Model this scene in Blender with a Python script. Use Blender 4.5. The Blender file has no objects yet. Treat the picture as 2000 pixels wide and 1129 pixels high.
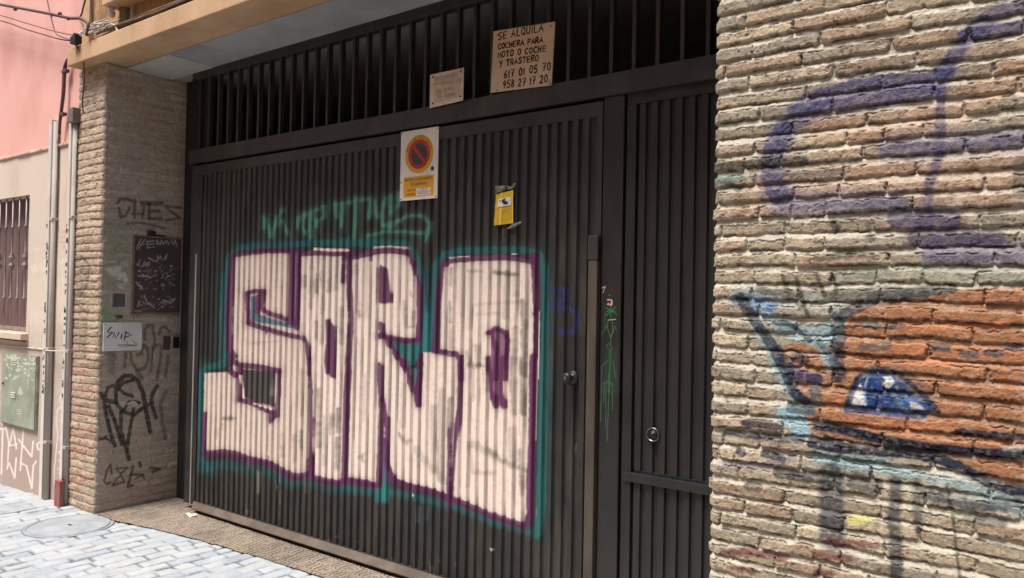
import bpy, bmesh, math, random
import numpy as np
from mathutils import Matrix, Vector

random.seed(7)
S = bpy.context.scene
COL = S.collection

# ---------------------------------------------------------------- camera
# street-level view, about 1.55 m above the paving, 3.1 m in front of the gate
F, CX, CY = 1500.0, 1000.0, 564.5          # focal length / centre of the 2000 px wide photograph
_l = np.array([-2021.0, 15.5, F]); _l /= np.linalg.norm(_l)
_u = np.array([0.0191, 1.0, 0.0]); _u[2] = -(_l[0]*_u[0] + _l[1]) / _l[2]; _u /= np.linalg.norm(_u)
AX, AZ = -_l, _u
AY = np.cross(AZ, AX)
if AY[2] < 0: AY = -AY
CAM = np.array([0.0, -3.1014, 1.55])
cam = bpy.data.cameras.new('camera'); cam.lens = 27.0; cam.sensor_width = 36.0
cam.clip_start = 0.05; cam.clip_end = 500.0
co = bpy.data.objects.new('camera', cam); COL.objects.link(co)
co.matrix_world = Matrix(((AX[0], AX[1], -AX[2], CAM[0]), (AY[0], AY[1], -AY[2], CAM[1]),
                          (AZ[0], AZ[1], -AZ[2], CAM[2]), (0, 0, 0, 1)))
S.camera = co

# ---------------------------------------------------------------- light
SUN_EL, SUN_AZ = math.radians(66), math.radians(196)
SKY_STRENGTH, SUN_STRENGTH, SUN_SOFT, EXPO = 0.08, 2.9, 22.0, 1.12
w = bpy.data.worlds.new('World'); S.world = w; w.use_nodes = True
nt = w.node_tree
sky = nt.nodes.new('ShaderNodeTexSky'); sky.sky_type = 'NISHITA'; sky.sun_disc = False
sky.sun_elevation = SUN_EL; sky.sun_rotation = SUN_AZ; sky.dust_density = 2.0
nt.links.new(sky.outputs[0], nt.nodes['Background'].inputs[0])
nt.nodes['Background'].inputs[1].default_value = SKY_STRENGTH
sl = bpy.data.lights.new('sun', 'SUN'); sl.energy = SUN_STRENGTH; sl.angle = math.radians(SUN_SOFT)
sl.color = (1.0, 0.95, 0.88)
so = bpy.data.objects.new('sun', sl); COL.objects.link(so)
_d = Vector((math.sin(SUN_AZ)*math.cos(SUN_EL), math.cos(SUN_AZ)*math.cos(SUN_EL), math.sin(SUN_EL)))
so.rotation_euler = _d.to_track_quat('Z', 'Y').to_euler(); so.location = (-2, -6, 9)
S.view_settings.view_transform = 'Standard'; S.view_settings.look = 'None'
S.view_settings.gamma = 1.0; S.view_settings.exposure = EXPO
S.cycles.max_bounces = 8; S.cycles.diffuse_bounces = 5; S.cycles.use_denoising = True

# ---------------------------------------------------------------- helpers
FACE = -0.494        # plane of the brick facade (y); the gate stands at y = 0
XL, XR = -5.543, -1.04   # left and right side of the gateway

def ray(p):
    v = np.array([p[0]-CX, CY-p[1], F]); return np.array([v@AX, v@AY, v@AZ])
def on_y(p, y=0.0):
    r = ray(p); return CAM + r*((y-CAM[1])/r[1])
def on_x(p, x):
    r = ray(p); return CAM + r*((x-CAM[0])/r[0])
def on_z(p, z=0.0):
    r = ray(p); return CAM + r*((z-CAM[2])/r[2])
def to_px(x, y, z):
    a, b, c = x-CAM[0], y-CAM[1], z-CAM[2]
    vx = AX[0]*a + AY[0]*b + AZ[0]*c; vy = AX[1]*a + AY[1]*b + AZ[1]*c; vz = AX[2]*a + AY[2]*b + AZ[2]*c
    vz = np.maximum(vz, 0.05)
    return CX + F*vx/vz, CY - F*vy/vz

def lin(r, g, b):
    f = lambda c: (c/255/12.92) if c <= 10 else ((c/255+0.055)/1.055)**2.4
    return np.array([f(r), f(g), f(b)])

# --- numpy noise
def hsh(ix, iy, seed):
    h = (ix.astype(np.int64)*374761393 + iy.astype(np.int64)*668265263 + seed*2147483647) & 0xffffffff
    h = ((h ^ (h >> 13))*1274126177) & 0xffffffff
    h = ((h ^ (h >> 16))*2246822519) & 0xffffffff
    return ((h ^ (h >> 15)) & 0xffffff)/float(0x1000000)
def vnoise(x, y, seed=0):
    x0, y0 = np.floor(x), np.floor(y); fx, fy = x-x0, y-y0
    fx = fx*fx*(3-2*fx); fy = fy*fy*(3-2*fy)
    a, b = hsh(x0, y0, seed), hsh(x0+1, y0, seed); c, d = hsh(x0, y0+1, seed), hsh(x0+1, y0+1, seed)
    return (a*(1-fx)+b*fx)*(1-fy) + (c*(1-fx)+d*fx)*fy
def fbm(x, y, scale, seed=0, octs=3, gain=0.5):
    t, amp, tot, s = 0, 1.0, 0, 1.0/scale
    for i in range(octs):
        t = t + amp*(vnoise(x*s, y*s, seed+i*17)-0.5); tot += amp; amp *= gain; s *= 2.03
    return t/tot*2.0            # about -1..1
def sstep(a, b, x):
    t = np.clip((x-a)/(b-a), 0, 1); return t*t*(3-2*t)

# --- paint layers: colour and cover stored per vertex of the wall that carries them
class Paint:
    def __init__(s, px, py):
        s.x, s.y = px.ravel().copy(), py.ravel().copy()
        s.rgb = np.zeros((s.x.size, 3)); s.a = np.zeros(s.x.size)
        s.n1 = fbm(s.x, s.y, 9.0, 5); s.n2 = fbm(s.x, s.y, 3.0, 9, 2)
    def sel(s, pts, m):
        p = np.array(pts)
        return np.nonzero((s.x > p[:,0].min()-m) & (s.x < p[:,0].max()+m) & (s.y > p[:,1].min()-m) & (s.y < p[:,1].max()+m))[0]
    def seg(s, i, pts):
        d = np.full(i.size, 1e9); x, y = s.x[i], s.y[i]
        for (x0, y0), (x1, y1) in zip(pts[:-1], pts[1:]):
            dx, dy = x1-x0, y1-y0; L = dx*dx+dy*dy+1e-9
            t = np.clip(((x-x0)*dx+(y-y0)*dy)/L, 0, 1)
            d = np.minimum(d, (x-x0-t*dx)**2 + (y-y0-t*dy)**2)
        return np.sqrt(d)
    def put(s, i, c, rgb):
        c = np.clip(c, 0, 1); a0 = s.a[i]; a1 = c + a0*(1-c)
        k = np.where(a1 > 1e-6, c/np.maximum(a1, 1e-6), 0)[:, None]
        s.rgb[i] = s.rgb[i]*(1-k) + np.array(rgb)[None]*k; s.a[i] = a1
    def stroke(s, pts, wd, rgb, a=1.0, soft=3.0, rough=0.8, spray=0.0):
        m = wd/2 + soft*3 + 6; i = s.sel(pts, m)
        if i.size == 0: return
        d = s.seg(i, pts) + s.n1[i]*rough
        c = 1-sstep(wd/2-soft*0.5, wd/2+soft*0.5, d)
        if spray: c = np.maximum(c, spray*np.exp(-(np.maximum(d-wd/2, 0)/(soft*2))**2))
        s.put(i, c*a, rgb)
    def poly(s, pts, rgb, a=1.0, soft=2.0, rough=0.8, patch=0.0):
        i = s.sel(pts, soft*3+4)
        if i.size == 0: return
        x, y = s.x[i], s.y[i]; ins = np.zeros(i.size, bool); q = list(pts)+[pts[0]]
        for (x0, y0), (x1, y1) in zip(q[:-1], q[1:]):
            if y0 == y1: continue
            ins ^= ((y0 > y) != (y1 > y)) & (x < (x1-x0)*(y-y0)/(y1-y0)+x0)
        d = s.seg(i, q); d = np.where(ins, -d, d) + s.n1[i]*rough
        c = (1-sstep(-soft, soft, d))
        if patch: c = c*np.clip(1-patch*sstep(0.1, 0.7, s.n1[i]+0.5*s.n2[i]), 0, 1)
        s.put(i, c*a, rgb)
    def rgba(s):
        return np.concatenate([s.rgb, s.a[:, None]], 1)

# --- objects
def tag(o, label=None, cat=None, group=None, kind=None):
    if label: o['label'] = label
    if cat: o['category'] = cat
    if group: o['group'] = group
    if kind: o['kind'] = kind
    return o
def empty(name, loc, label, cat, group=None):
    o = bpy.data.objects.new(name, None); COL.objects.link(o); o.location = loc
    o.empty_display_size = 0.1
    bpy.context.view_layer.update()
    return tag(o, label, cat, group)
def link(name, me, mat, parent=None, kind=None):
    o = bpy.data.objects.new(name, me); COL.objects.link(o)
    if mat is not None: me.materials.append(mat)
    if parent is not None:
        # meshes are written in world coordinates: move them into the parent's frame
        q = parent; off = Vector((0, 0, 0))
        while q is not None: off += q.location; q = q.parent
        me.transform(Matrix.Translation(-off)); o.parent = parent
    if kind: o['kind'] = kind
    return o
def recentre(o, at):
    o.data.transform(Matrix.Translation(-Vector(at))); o.location = Vector(at) if o.parent is None else o.location
    return o

class MB:
    def __init__(s): s.v = []; s.f = []
    def add(s, vs, fs):
        b = len(s.v); s.v += [tuple(map(float, p)) for p in vs]; s.f += [tuple(b+i for i in f) for f in fs]; return s
    def box(s, x0, x1, y0, y1, z0, z1):
        return s.add([(x0,y0,z0),(x1,y0,z0),(x1,y1,z0),(x0,y1,z0),(x0,y0,z1),(x1,y0,z1),(x1,y1,z1),(x0,y1,z1)],
                     [(0,3,2,1),(4,5,6,7),(0,1,5,4),(1,2,6,5),(2,3,7,6),(3,0,4,7)])
    def prism(s, pts, d):
        # polygon of 3D points, extruded by vector d
        n = len(pts); p = [np.array(q, float) for q in pts]; e = np.array(d, float)
        return s.add(p+[q+e for q in p], [tuple(range(n)), tuple(range(2*n-1, n-1, -1))] +
                     [(i, i+n, (i+1) % n+n, (i+1) % n) for i in range(n)])
    def tube(s, pts, r, seg=8, cap=True):
        P = [Vector(p) for p in pts]; n = len(P); R = r if hasattr(r, '__len__') else [r]*n
        rings = []; up = None
        for i in range(n):
            t = (P[min(i+1, n-1)]-P[max(i-1, 0)]).normalized()
            if up is None: up = t.orthogonal().normalized()
            a = (up - t*up.dot(t)).normalized(); b = t.cross(a); up = a
            rings.append([P[i]+(a*math.cos(k*2*math.pi/seg)+b*math.sin(k*2*math.pi/seg))*R[i] for k in range(seg)])
        fs = [(i*seg+k, i*seg+(k+1) % seg, (i+1)*seg+(k+1) % seg, (i+1)*seg+k) for i in range(n-1) for k in range(seg)]
        if cap: fs += [tuple(range(seg-1, -1, -1)), tuple((n-1)*seg+k for k in range(seg))]
        return s.add([v for r_ in rings for v in r_], fs)
    def lathe(s, prof, c, axis='y', seg=28):
        # prof: (radius, offset along axis)
        vs = []; c = np.array(c, float)
        for r, h in prof:
            for k in range(seg):
                a = k*2*math.pi/seg; u, v = r*math.cos(a), r*math.sin(a)
                vs.append(c + (np.array([u, h, v]) if axis == 'y' else np.array([u, v, h]) if axis == 'z' else np.array([h, u, v])))
        n = len(prof)
        fs = [(i*seg+k, i*seg+(k+1) % seg, (i+1)*seg+(k+1) % seg, (i+1)*seg+k) for i in range(n-1) for k in range(seg)]
        fs += [tuple(range(seg)), tuple((n-1)*seg+k for k in range(seg-1, -1, -1))]
        return s.add(vs, fs)
    def build(s, name, mat, parent=None, bevel=0.0, smooth=False, kind=None):
        me = bpy.data.meshes.new(name); me.from_pydata(s.v, [], s.f)
        bm = bmesh.new(); bm.from_mesh(me); bmesh.ops.recalc_face_normals(bm, faces=bm.faces)
        if bevel:
            es = [e for e in bm.edges if len(e.link_faces) == 2 and e.calc_face_angle(0) > 0.5]
            bmesh.ops.bevel(bm, geom=es, offset=bevel, segments=2, affect='EDGES', profile=0.6, clamp_overlap=True)
        bm.to_mesh(me); bm.free()
        if smooth: me.polygons.foreach_set('use_smooth', [True]*len(me.polygons))
        me.update()
        return link(name, me, mat, parent, kind)

def grid_mesh(name, P, attrs, mat, parent=None, kind=None, flip=False):
    ny, nx, _ = P.shape
    me = bpy.data.meshes.new(name)
    me.vertices.add(nx*ny); me.vertices.foreach_set('co', P.reshape(-1).astype(np.float32))
    i = (np.arange(ny-1)[:, None]*nx + np.arange(nx-1)[None]).ravel()
    q = np.stack([i, i+1, i+nx+1, i+nx], 1) if not flip else np.stack([i, i+nx, i+nx+1, i+1], 1)
    nf = q.shape[0]
    me.loops.add(nf*4); me.loops.foreach_set('vertex_index', q.ravel().astype(np.int32))
    me.polygons.add(nf); me.polygons.foreach_set('loop_start', (np.arange(nf)*4).astype(np.int32))
    try: me.polygons.foreach_set('loop_total', np.full(nf, 4, np.int32))
    except Exception: pass
    me.polygons.foreach_set('use_smooth', np.ones(nf, bool))
    for k, a in attrs.items():
        at = me.attributes.new(k, 'FLOAT_COLOR', 'POINT')
        at.data.foreach_set('color', a.reshape(-1).astype(np.float32))
    me.update(calc_edges=True); me.validate()
    return link(name, me, mat, parent, kind)

# --- materials
def mat(name):
    m = bpy.data.materials.new(name); m.use_nodes = True; return m, m.node_tree, m.node_tree.nodes['Principled BSDF']
def nd(t, typ, **kw):
    n = t.nodes.new(typ)
    for k, v in kw.items(): setattr(n, k, v)
    return n
def noise_fac(t, scale, detail=4, rough=0.6, lo=0.35, hi=0.65, stretch=None):
    tc = nd(t, 'ShaderNodeTexCoord'); n = nd(t, 'ShaderNodeTexNoise')
    n.inputs['Scale'].default_value = scale; n.inputs['Detail'].default_value = detail; n.inputs['Roughness'].default_value = rough
    if stretch:
        mp = nd(t, 'ShaderNodeMapping'); mp.inputs['Scale'].default_value = stretch
        t.links.new(tc.outputs['Object'], mp.inputs[0]); t.links.new(mp.outputs[0], n.inputs['Vector'])
    else: t.links.new(tc.outputs['Object'], n.inputs['Vector'])
    r = nd(t, 'ShaderNodeMapRange'); r.inputs[1].default_value = lo; r.inputs[2].default_value = hi
    t.links.new(n.outputs[0], r.inputs[0]); return r.outputs[0]
def mix(t, fac, a, b, mode='MIX'):
    m = nd(t, 'ShaderNodeMix', data_type='RGBA', blend_type=mode)
    for v, k in ((fac, 0), (a, 6), (b, 7)):
        if hasattr(v, 'is_output'): t.links.new(v, m.inputs[k])
        elif k == 0: m.inputs[0].default_value = v
        else: m.inputs[k].default_value = (*v[:3], 1)
    return m.outputs[2]
def bump(t, p, h, strength=0.3, dist=0.002):
    b = nd(t, 'ShaderNodeBump'); b.inputs['Strength'].default_value = strength; b.inputs['Distance'].default_value = dist
    t.links.new(h, b.inputs['Height']); t.links.new(b.outputs[0], p.inputs['Normal'])
def simple(name, rgb, rough=0.7, metal=0.0, var=0.25, scale=8.0, bmp=0.15, dirt=None, stretch=None, spec=0.4):
    m, t, p = mat(name); c = np.array(rgb)
    f = noise_fac(t, scale, stretch=stretch)
    col = mix(t, f, c*(1-var), np.minimum(c*(1+var), 0.95))
    if dirt is not None:
        col = mix(t, noise_fac(t, scale*0.35, 6, 0.7, 0.5, 0.75), col, np.array(dirt))
    t.links.new(col, p.inputs['Base Color'])
    p.inputs['Roughness'].default_value = rough; p.inputs['Metallic'].default_value = metal
    p.inputs['Specular IOR Level'].default_value = spec
    if bmp: bump(t, p, noise_fac(t, scale*14, 4), bmp, 0.001)
    return m
def painted(name, base, rough=0.6, paint_rough=0.55, var=0.25, dust=None, spec=0.4, attr='paint', bmp=0.15):
    # a base coat with the 'paint' layer (rgb + cover) of the mesh on top of it
    m, t, p = mat(name); c = np.array(base)
    col = mix(t, noise_fac(t, 6, 5, 0.65), c*(1-var), c*(1+var))
    if dust is not None:
        col = mix(t, noise_fac(t, 3.0, 6, 0.7, 0.48, 0.8, stretch=(3, 3, 0.5)), col, np.array(dust))
    a = nd(t, 'ShaderNodeAttribute', attribute_name=attr)
    pc = mix(t, noise_fac(t, 25, 4, 0.6, 0.3, 0.7), a.outputs['Color'], a.outputs['Color'], 'MIX')
    wear = nd(t, 'ShaderNodeMath', operation='MULTIPLY'); t.links.new(a.outputs['Alpha'], wear.inputs[0])
    r = nd(t, 'ShaderNodeMapRange'); t.links.new(noise_fac(t, 60, 3, 0.6, 0.3, 0.7), r.inputs[0]); r.inputs[3].default_value = 0.88; r.inputs[4].default_value = 1.0
    t.links.new(r.outputs[0], wear.inputs[1])
    col = mix(t, wear.outputs[0], col, pc)
    t.links.new(col, p.inputs['Base Color'])
    rr = nd(t, 'ShaderNodeMapRange'); t.links.new(a.outputs['Alpha'], rr.inputs[0]); rr.inputs[3].default_value = rough; rr.inputs[4].default_value = paint_rough
    t.links.new(rr.outputs[0], p.inputs['Roughness']); p.inputs['Specular IOR Level'].default_value = spec
    if bmp: bump(t, p, noise_fac(t, 90, 4), bmp, 0.0008)
    return m
def pigment(name, rough=0.92, grain=0.22, bmp=0.5, scale=140):
    # masonry whose colour (brick, mortar, spray paint) is stored per vertex
    m, t, p = mat(name)
    a = nd(t, 'ShaderNodeAttribute', attribute_name='pigment')
    g = nd(t, 'ShaderNodeMapRange'); t.links.new(noise_fac(t, scale, 5, 0.7, 0.25, 0.75), g.inputs[0])
    g.inputs[3].default_value = 1-grain; g.inputs[4].default_value = 1+grain
    h = nd(t, 'ShaderNodeVectorMath', operation='SCALE'); t.links.new(a.outputs['Color'], h.inputs[0]); t.links.new(g.outputs[0], h.inputs['Scale'])
    t.links.new(h.outputs[0], p.inputs['Base Color']); p.inputs['Roughness'].default_value = rough
    p.inputs['Specular IOR Level'].default_value = 0.25
    bump(t, p, noise_fac(t, scale*1.6, 5, 0.7), bmp, 0.0015)
    return m

# ================================================================ BRICKWORK
def brick_field(s, v, seed, pitch=0.0557, L=0.262, h=0.0335, joint=0.010, wav=0.009, chip=0.0032, v0=0.0):
    vw = v - v0 + wav*fbm(s, v*0.6, 0.45, seed, 2)
    row = np.floor(vw/pitch); fv = vw - row*pitch
    r1, r2, r3 = hsh(row, row*0, seed+1), hsh(row, row*0+1, seed+2), hsh(row, row*0+2, seed+3)
    hh = h*(0.93+0.16*r2)
    off = (np.mod(row, 2))*L*0.5 + (r1-0.5)*0.05
    su = s + off; c = np.floor(su/L); f = su/L - c
    j = lambda cc: (hsh(cc, row, seed+4)-0.5)*0.24
    lo, hi = j(c), 1+j(c+1)
    dn, up = f < lo, f > hi
    c = c - dn + up
    lo, hi = j(c), 1+j(c+1); f = su/L - c
    # now and then a stretcher is split into two headers
    sp = hsh(c, row, seed+5) < 0.16; mid = 0.5*(lo+hi)
    left = f < mid
    lo2 = np.where(sp & ~left, mid, lo); hi2 = np.where(sp & left, mid, hi)
    bid = c*2 + (sp & ~left)
    k1, k2, k3 = hsh(bid, row, seed+6), hsh(bid, row, seed+7), hsh(bid, row, seed+8)
    dx = np.minimum((f-lo2)*L, (hi2-f)*L) - joint*0.5
    sag = (k2-0.5)*0.007 + 0.0050*fbm(s, v, 0.11, seed+11, 3)
    b0 = (pitch-hh)*0.5 + sag
    dz = np.minimum(fv-b0, b0+hh*(0.92+0.16*k3)-fv)
    d = np.minimum(dx, dz) + chip*fbm(s, v, 0.030, seed+20, 4, 0.6) + chip*0.8*fbm(s, v, 0.007, seed+31, 2)
    G = pitch-hh
    tt = np.clip(np.where(fv > pitch*0.5, fv-(b0+hh), fv-b0+G)/G, 0, 1)      # across the bed joint: 0 on top of the lower brick, 1 under the upper one
    return d, dx, dz, k1, k2, k3, fv/pitch, row, tt

def brick_wall(name, xc, sgn, s_axis, v_axis, parent_label, colours, mortar, A, seed, painter, rev_from, m, cat, smooth_side=1.0, L=0.262, wash=None, fr=1.0):
    # s runs along the facade on one side of the corner (s>0: away from the gateway when sgn=+1) and into the gateway on the other
    s, v = np.meshgrid(s_axis, v_axis)
    side = rev_from(s)                              # True where the vertex is on the return into the gateway
    front_s = np.where(side, 0, s)
    depth = np.where(side, np.abs(s), 0)
    x = xc + sgn*np.abs(front_s); y = FACE + depth; z = v
    nx, ny = np.where(side, -sgn*1.0, 0.0), np.where(side, 0.0, -1.0)
    k = np.clip(np.abs(s)/0.014, 0, 1); k = 0.5 + 0.5*k
    bx, by = -sgn*(1-k), -(1-k)
    nx = np.where(side, -sgn*k, -sgn*(1-k)); ny = np.where(side, -(1-k), -k)
    d, dx, dz, k1, k2, k3, fz, row, tt = brick_field(s, v, seed, L=L, joint=0.008, chip=0.0050)
    prof = sstep(-0.0012, 0.0032, d)
    amp = A*np.where(side, smooth_side, 1.0)
    rough = 0.0050*fbm(s, v, 0.045, seed+40, 5, 0.74) + 0.0070*np.minimum(fbm(s, v, 0.013, seed+50, 4, 0.65)+0.22, 0)
    rough = rough*np.where(side, smooth_side, fr)
    tilt = (k2-0.5)*0.006
    hgt = amp*(prof*(0.66+0.55*k1)) + prof*(rough+tilt*fr)
    bed = np.where(dx < np.minimum(dz, 0.0), 0.22, 0.06 + 0.66*(1-tt)**1.1)       # weathered joint: slopes out towards the brick below
    hgt += (1-prof)*(amp*bed + 0.0030*fbm(s, v, 0.022, seed+60, 3))
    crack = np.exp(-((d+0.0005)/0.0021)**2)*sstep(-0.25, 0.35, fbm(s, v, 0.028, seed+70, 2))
    hgt -= 0.0062*crack*np.where(side, 0.5, 1)
    hgt -= 0.007*np.exp(-(np.abs(s)/0.006)**2)
    P = np.stack([x+nx*hgt, y+ny*hgt, z + 0*hgt], 2)
    # pigment
    cols = np.array(colours); idx = np.minimum((k1*len(cols)).astype(int), len(cols)-1)
    bc = cols[idx]*(0.82+0.36*k2)[..., None]
    bc = bc*(1+0.22*fbm(s, v, 0.05, seed+80, 3))[..., None]
    mc = np.array(mortar)[None, None]*(1+0.16*fbm(s, v, 0.06, seed+90, 3))[..., None]
    mc = mc*np.where(dx < np.minimum(dz, 0.0), 0.72, 1.0)[..., None]
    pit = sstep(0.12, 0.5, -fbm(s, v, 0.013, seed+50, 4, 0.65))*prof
    bc = bc*(1+0.30*fbm(s, v, 0.009, seed+87, 3, 0.7))[..., None]*(1-0.42*pit)[..., None]  # pits darkened: their shade as well as grime is in the colour
    lime = sstep(0.25, 0.6, fbm(s, v, 0.06, seed+95, 3))*0.45          # mortar smeared over the brick edges
    c = mc*(1-prof[..., None]) + (bc*(1-lime[..., None]) + mc*lime[..., None])*prof[..., None]
    c = c*(1-0.55*np.clip(crack, 0, 1))[..., None]  # crevice shade and grime both put into the colour along the cracks
    if wash is not None: c = np.where(side[..., None], c*(1-wash[1]) + np.array(wash[0])*wash[1]*(1+0.14*fbm(s, v, 0.15, seed+91, 4))[..., None], c)
    px, py = to_px(x, y, z)
    pt = Paint(px, py); painter(pt, side.ravel(), x, y, z)
    a = pt.a.reshape(s.shape)
    hold = np.clip(0.98+0.45*fbm(s, v, 0.012, seed+99, 3), 0.3, 1)       # paint misses the pits
    a = (a*hold*np.where(prof < 0.5, 0.92, 1))[..., None]
    c = c*(1-a) + pt.rgb.reshape(s.shape+(3,))*a
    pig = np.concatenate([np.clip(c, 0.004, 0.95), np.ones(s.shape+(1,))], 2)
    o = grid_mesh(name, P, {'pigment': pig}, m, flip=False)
    me = o.data; bm = bmesh.new(); bm.from_mesh(me)
    bm.normal_update(); bm.to_mesh(me); bm.free()
    tag(o, parent_label, cat)
    return o

# ---- right-hand wall and its spray paint (traced in photograph pixels, kept on the wall's surface)
PUR, NAVY, ORG, CYAN, BLUE, GREY, CRIM = (lin(62,60,102), lin(16,28,52), lin(158,108,76), lin(140,172,180), lin(28,58,112), lin(62,64,66), lin(98,30,42))
def Z2(*p): return [(1380+a/3.135, 400+b/3.135) for a, b in p]
def Z3(*p): return [(1380+a/2.632, 700+b/2.632) for a, b in p]
def Z6(*p): return [(1390+a/2.0164, b/2.0164) for a, b in p]
def Z7(*p): return [(1390+a/1.9164, 540+b/1.9164) for a, b in p]
def paint_right(c, side, *_):
    k = dict(soft=8, rough=2.4, spray=0.18)
    # warm over-spray behind the letter
    c.stroke(Z6((420,500),(700,520),(980,420),(1200,300)), 60, lin(196,140,104), a=0.28, soft=40, rough=6)
    c.stroke(Z6((150,760),(500,700),(900,700),(1220,680)), 70, lin(190,132,98), a=0.24, soft=40, rough=6)
    # purple letter
    for q in (((400,420),(620,350),(860,340)), ((270,540),(240,700),(280,790)), ((300,790),(700,800)), ((700,580),(1230,550)), ((880,1000),(1230,1000))):
        c.stroke(Z6(*q), 56, lin(120,112,146), a=0.34, soft=26, rough=5)
    c.stroke(Z6((1240,20),(1120,60),(1020,130),(960,220),(920,280)), 32, PUR, a=0.73, **k)
    c.stroke(Z6((1240,110),(1100,125),(1010,150)), 27, PUR, a=0.65, **k)
    c.stroke(Z6((930,270),(880,330),(700,330),(560,355),(430,390),(340,440)), 37, PUR, a=0.76, **k)
    c.stroke(Z6((880,360),(640,400),(420,440),(300,500),(260,580)), 31, PUR, a=0.65, **k)
    c.stroke(Z6((290,510),(245,600),(240,700),(270,775)), 43, PUR, a=0.77, **k)
    c.stroke(Z6((270,780),(420,800),(620,800),(760,800)), 24, PUR, a=0.52, **k)
    c.stroke(Z6((915,300),(900,440),(905,520),(890,640),(860,720),(855,830)), 20, PUR, a=0.69, **k)
    c.stroke(Z6((690,590),(820,590),(960,570),(1100,555),(1230,545)), 31, PUR, a=0.56, **k)
    c.stroke(Z6((740,860),(850,865),(940,870)), 46, PUR, a=0.73, **k)
    c.stroke(Z6((810,940),(900,935),(1040,930),(1120,940)), 37, lin(56,46,84), a=0.73, **k)
    c.stroke(Z6((860,1000),(1000,1010),(1230,1000)), 34, PUR, a=0.52, **k)
    c.stroke(Z6((1215,640),(1210,760)), 26, GREY, a=0.52, **k)
    # dark blotches at the left edge of the wall
    c.stroke(Z6((30,660),(140,650),(250,640),(370,635)), 16, lin(40,42,40), a=0.82, **k)
    c.stroke(Z6((60,715),(110,745)), 16, lin(48,66,62), a=0.75, **k)
    c.stroke(Z6((30,705),(120,700)), 14, lin(120,150,138), a=0.6, **k)
    c.stroke(Z6((270,690),(420,690),(510,680)), 18, lin(96,96,100), a=0.6, **k)
    c.stroke(Z6((480,880),(500,900)), 14, lin(34,34,32), a=0.85, **k)
    c.stroke(Z6((620,880),(630,950)), 12, lin(70,70,56), a=0.6, **k)
    c.stroke(Z6((420,1020),(560,1000),(640,1010)), 14, lin(52,56,48), a=0.7, **k)
    # grey-green ground of the face
    c.stroke(Z2((870,420),(1200,420),(1600,430),(1944,430)), 40, lin(150,156,142), a=0.6, soft=22, rough=4)
    c.stroke(Z7((120,60),(400,110),(480,140)), 40, lin(160,170,164), a=0.55, soft=16, rough=3)
    c.poly(Z7((380,650),(640,680),(800,730),(960,760),(1169,830),(1169,900),(900,790),(640,740),(380,700)), CYAN, a=0.7, soft=12, rough=3)
    c.stroke(Z7((395,660),(520,690),(640,690)), 18, lin(120,148,150), a=0.7, **k)
    # orange face
    c.poly(Z7((500,170),(570,100),(760,75),(960,45),(1169,40),(1169,800),(1100,780),(980,720),(900,680),(780,660),(520,620),(400,600),(345,580),(360,510),(330,430),(285,330),(260,270),(330,240),(430,290),(490,250)), ORG, a=0.97, soft=6, rough=3, patch=0.35)
    c.stroke(Z7((700,280),(1000,290),(1169,280)), 36, lin(206,132,90), a=0.35, soft=24, rough=4)
    c.stroke(Z7((560,560),(800,570),(1169,620)), 20, lin(206,128,88), a=0.4, soft=14, rough=4)
    # pale blue hair / nose wedge
    c.poly(Z7((80,75),(180,80),(260,140),(360,190),(460,160),(500,120),(490,240),(400,260),(300,240),(200,160)), CYAN, a=0.78, soft=6, rough=3)
    c.stroke(Z7((100,85),(160,90),(230,110)), 26, lin(80,112,150), a=0.8, **k)
    c.stroke(Z7((170,180),(230,270),(270,380),(320,450)), 24, CYAN, a=0.85, **k)
    c.stroke(Z7((280,520),(330,545),(340,580)), 34, lin(150,190,208), a=0.85, **k)
    c.stroke(Z7((420,280),(450,340)), 18, CYAN, a=0.7, **k)
    # navy outlines
    n = dict(soft=4, rough=1.6, spray=0.10)
    c.stroke(Z7((110,80),(170,170),(230,260),(280,360),(310,430),(370,480)), 21, NAVY, a=0.85, **n)
    c.stroke(Z7((240,170),(300,180),(370,240)), 11, NAVY, a=0.8, **n)
    c.stroke(Z7((470,160),(480,230),(470,300),(480,370)), 28, NAVY, a=0.82, **n)
    c.stroke(Z7((500,140),(620,80),(760,60),(900,45)), 22, lin(52,60,64), a=0.8, **n)
    c.stroke(Z7((440,70),(560,60),(700,55)), 20, lin(86,90,88), a=0.6, **n)
    c.stroke(Z7((290,340),(340,370),(400,385)), 22, lin(28,40,84), a=0.85, **n)
    c.stroke(Z7((315,300),(350,310)), 22, NAVY, a=0.75, **n)
    c.stroke(Z7((390,420),(400,470),(390,500)), 22, lin(58,80,84), a=0.75, **n)
    c.stroke(Z7((300,490),(370,500)), 20, lin(52,84,100), a=0.75, **n)
    # eye
    c.poly(Z7((515,490),(530,420),(560,375),(600,345),(650,348),(700,375),(750,425),(840,500),(800,520),(640,512)), lin(46,76,118), a=0.95, soft=3, rough=1.2)
    c.poly(Z7((528,482),(540,425),(560,400),(572,440),(580,482)), lin(206,208,206), a=0.95, soft=2, rough=0.8)
    iris = [(632+62*math.cos(t*math.pi/9), 428+66*math.sin(t*math.pi/9)) for t in range(18)]
    c.poly(Z7(*iris), BLUE, a=0.97, soft=2.5, rough=0.8)
    c.poly(Z7((690,430),(745,445),(790,475),(800,498),(700,492)), lin(60,96,142), a=0.9, soft=3, rough=1)
    c.poly(Z7((640,375),(672,372),(690,395),(668,418),(640,412)), lin(196,202,204), a=0.92, soft=2, rough=0.8)
    c.poly(Z7((742,466),(775,472),(800,496),(750,492)), lin(200,196,188), a=0.9, soft=2, rough=0.8)
    c.stroke(Z7((585,380),(572,430),(582,480)), 4, lin(150,180,206), a=0.7, soft=2, rough=0.6)
    c.stroke(Z7((505,500),(520,435),(548,380),(600,340),(660,344),(715,375),(770,425),(850,505)), 9, NAVY, a=0.95, **n)
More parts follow.
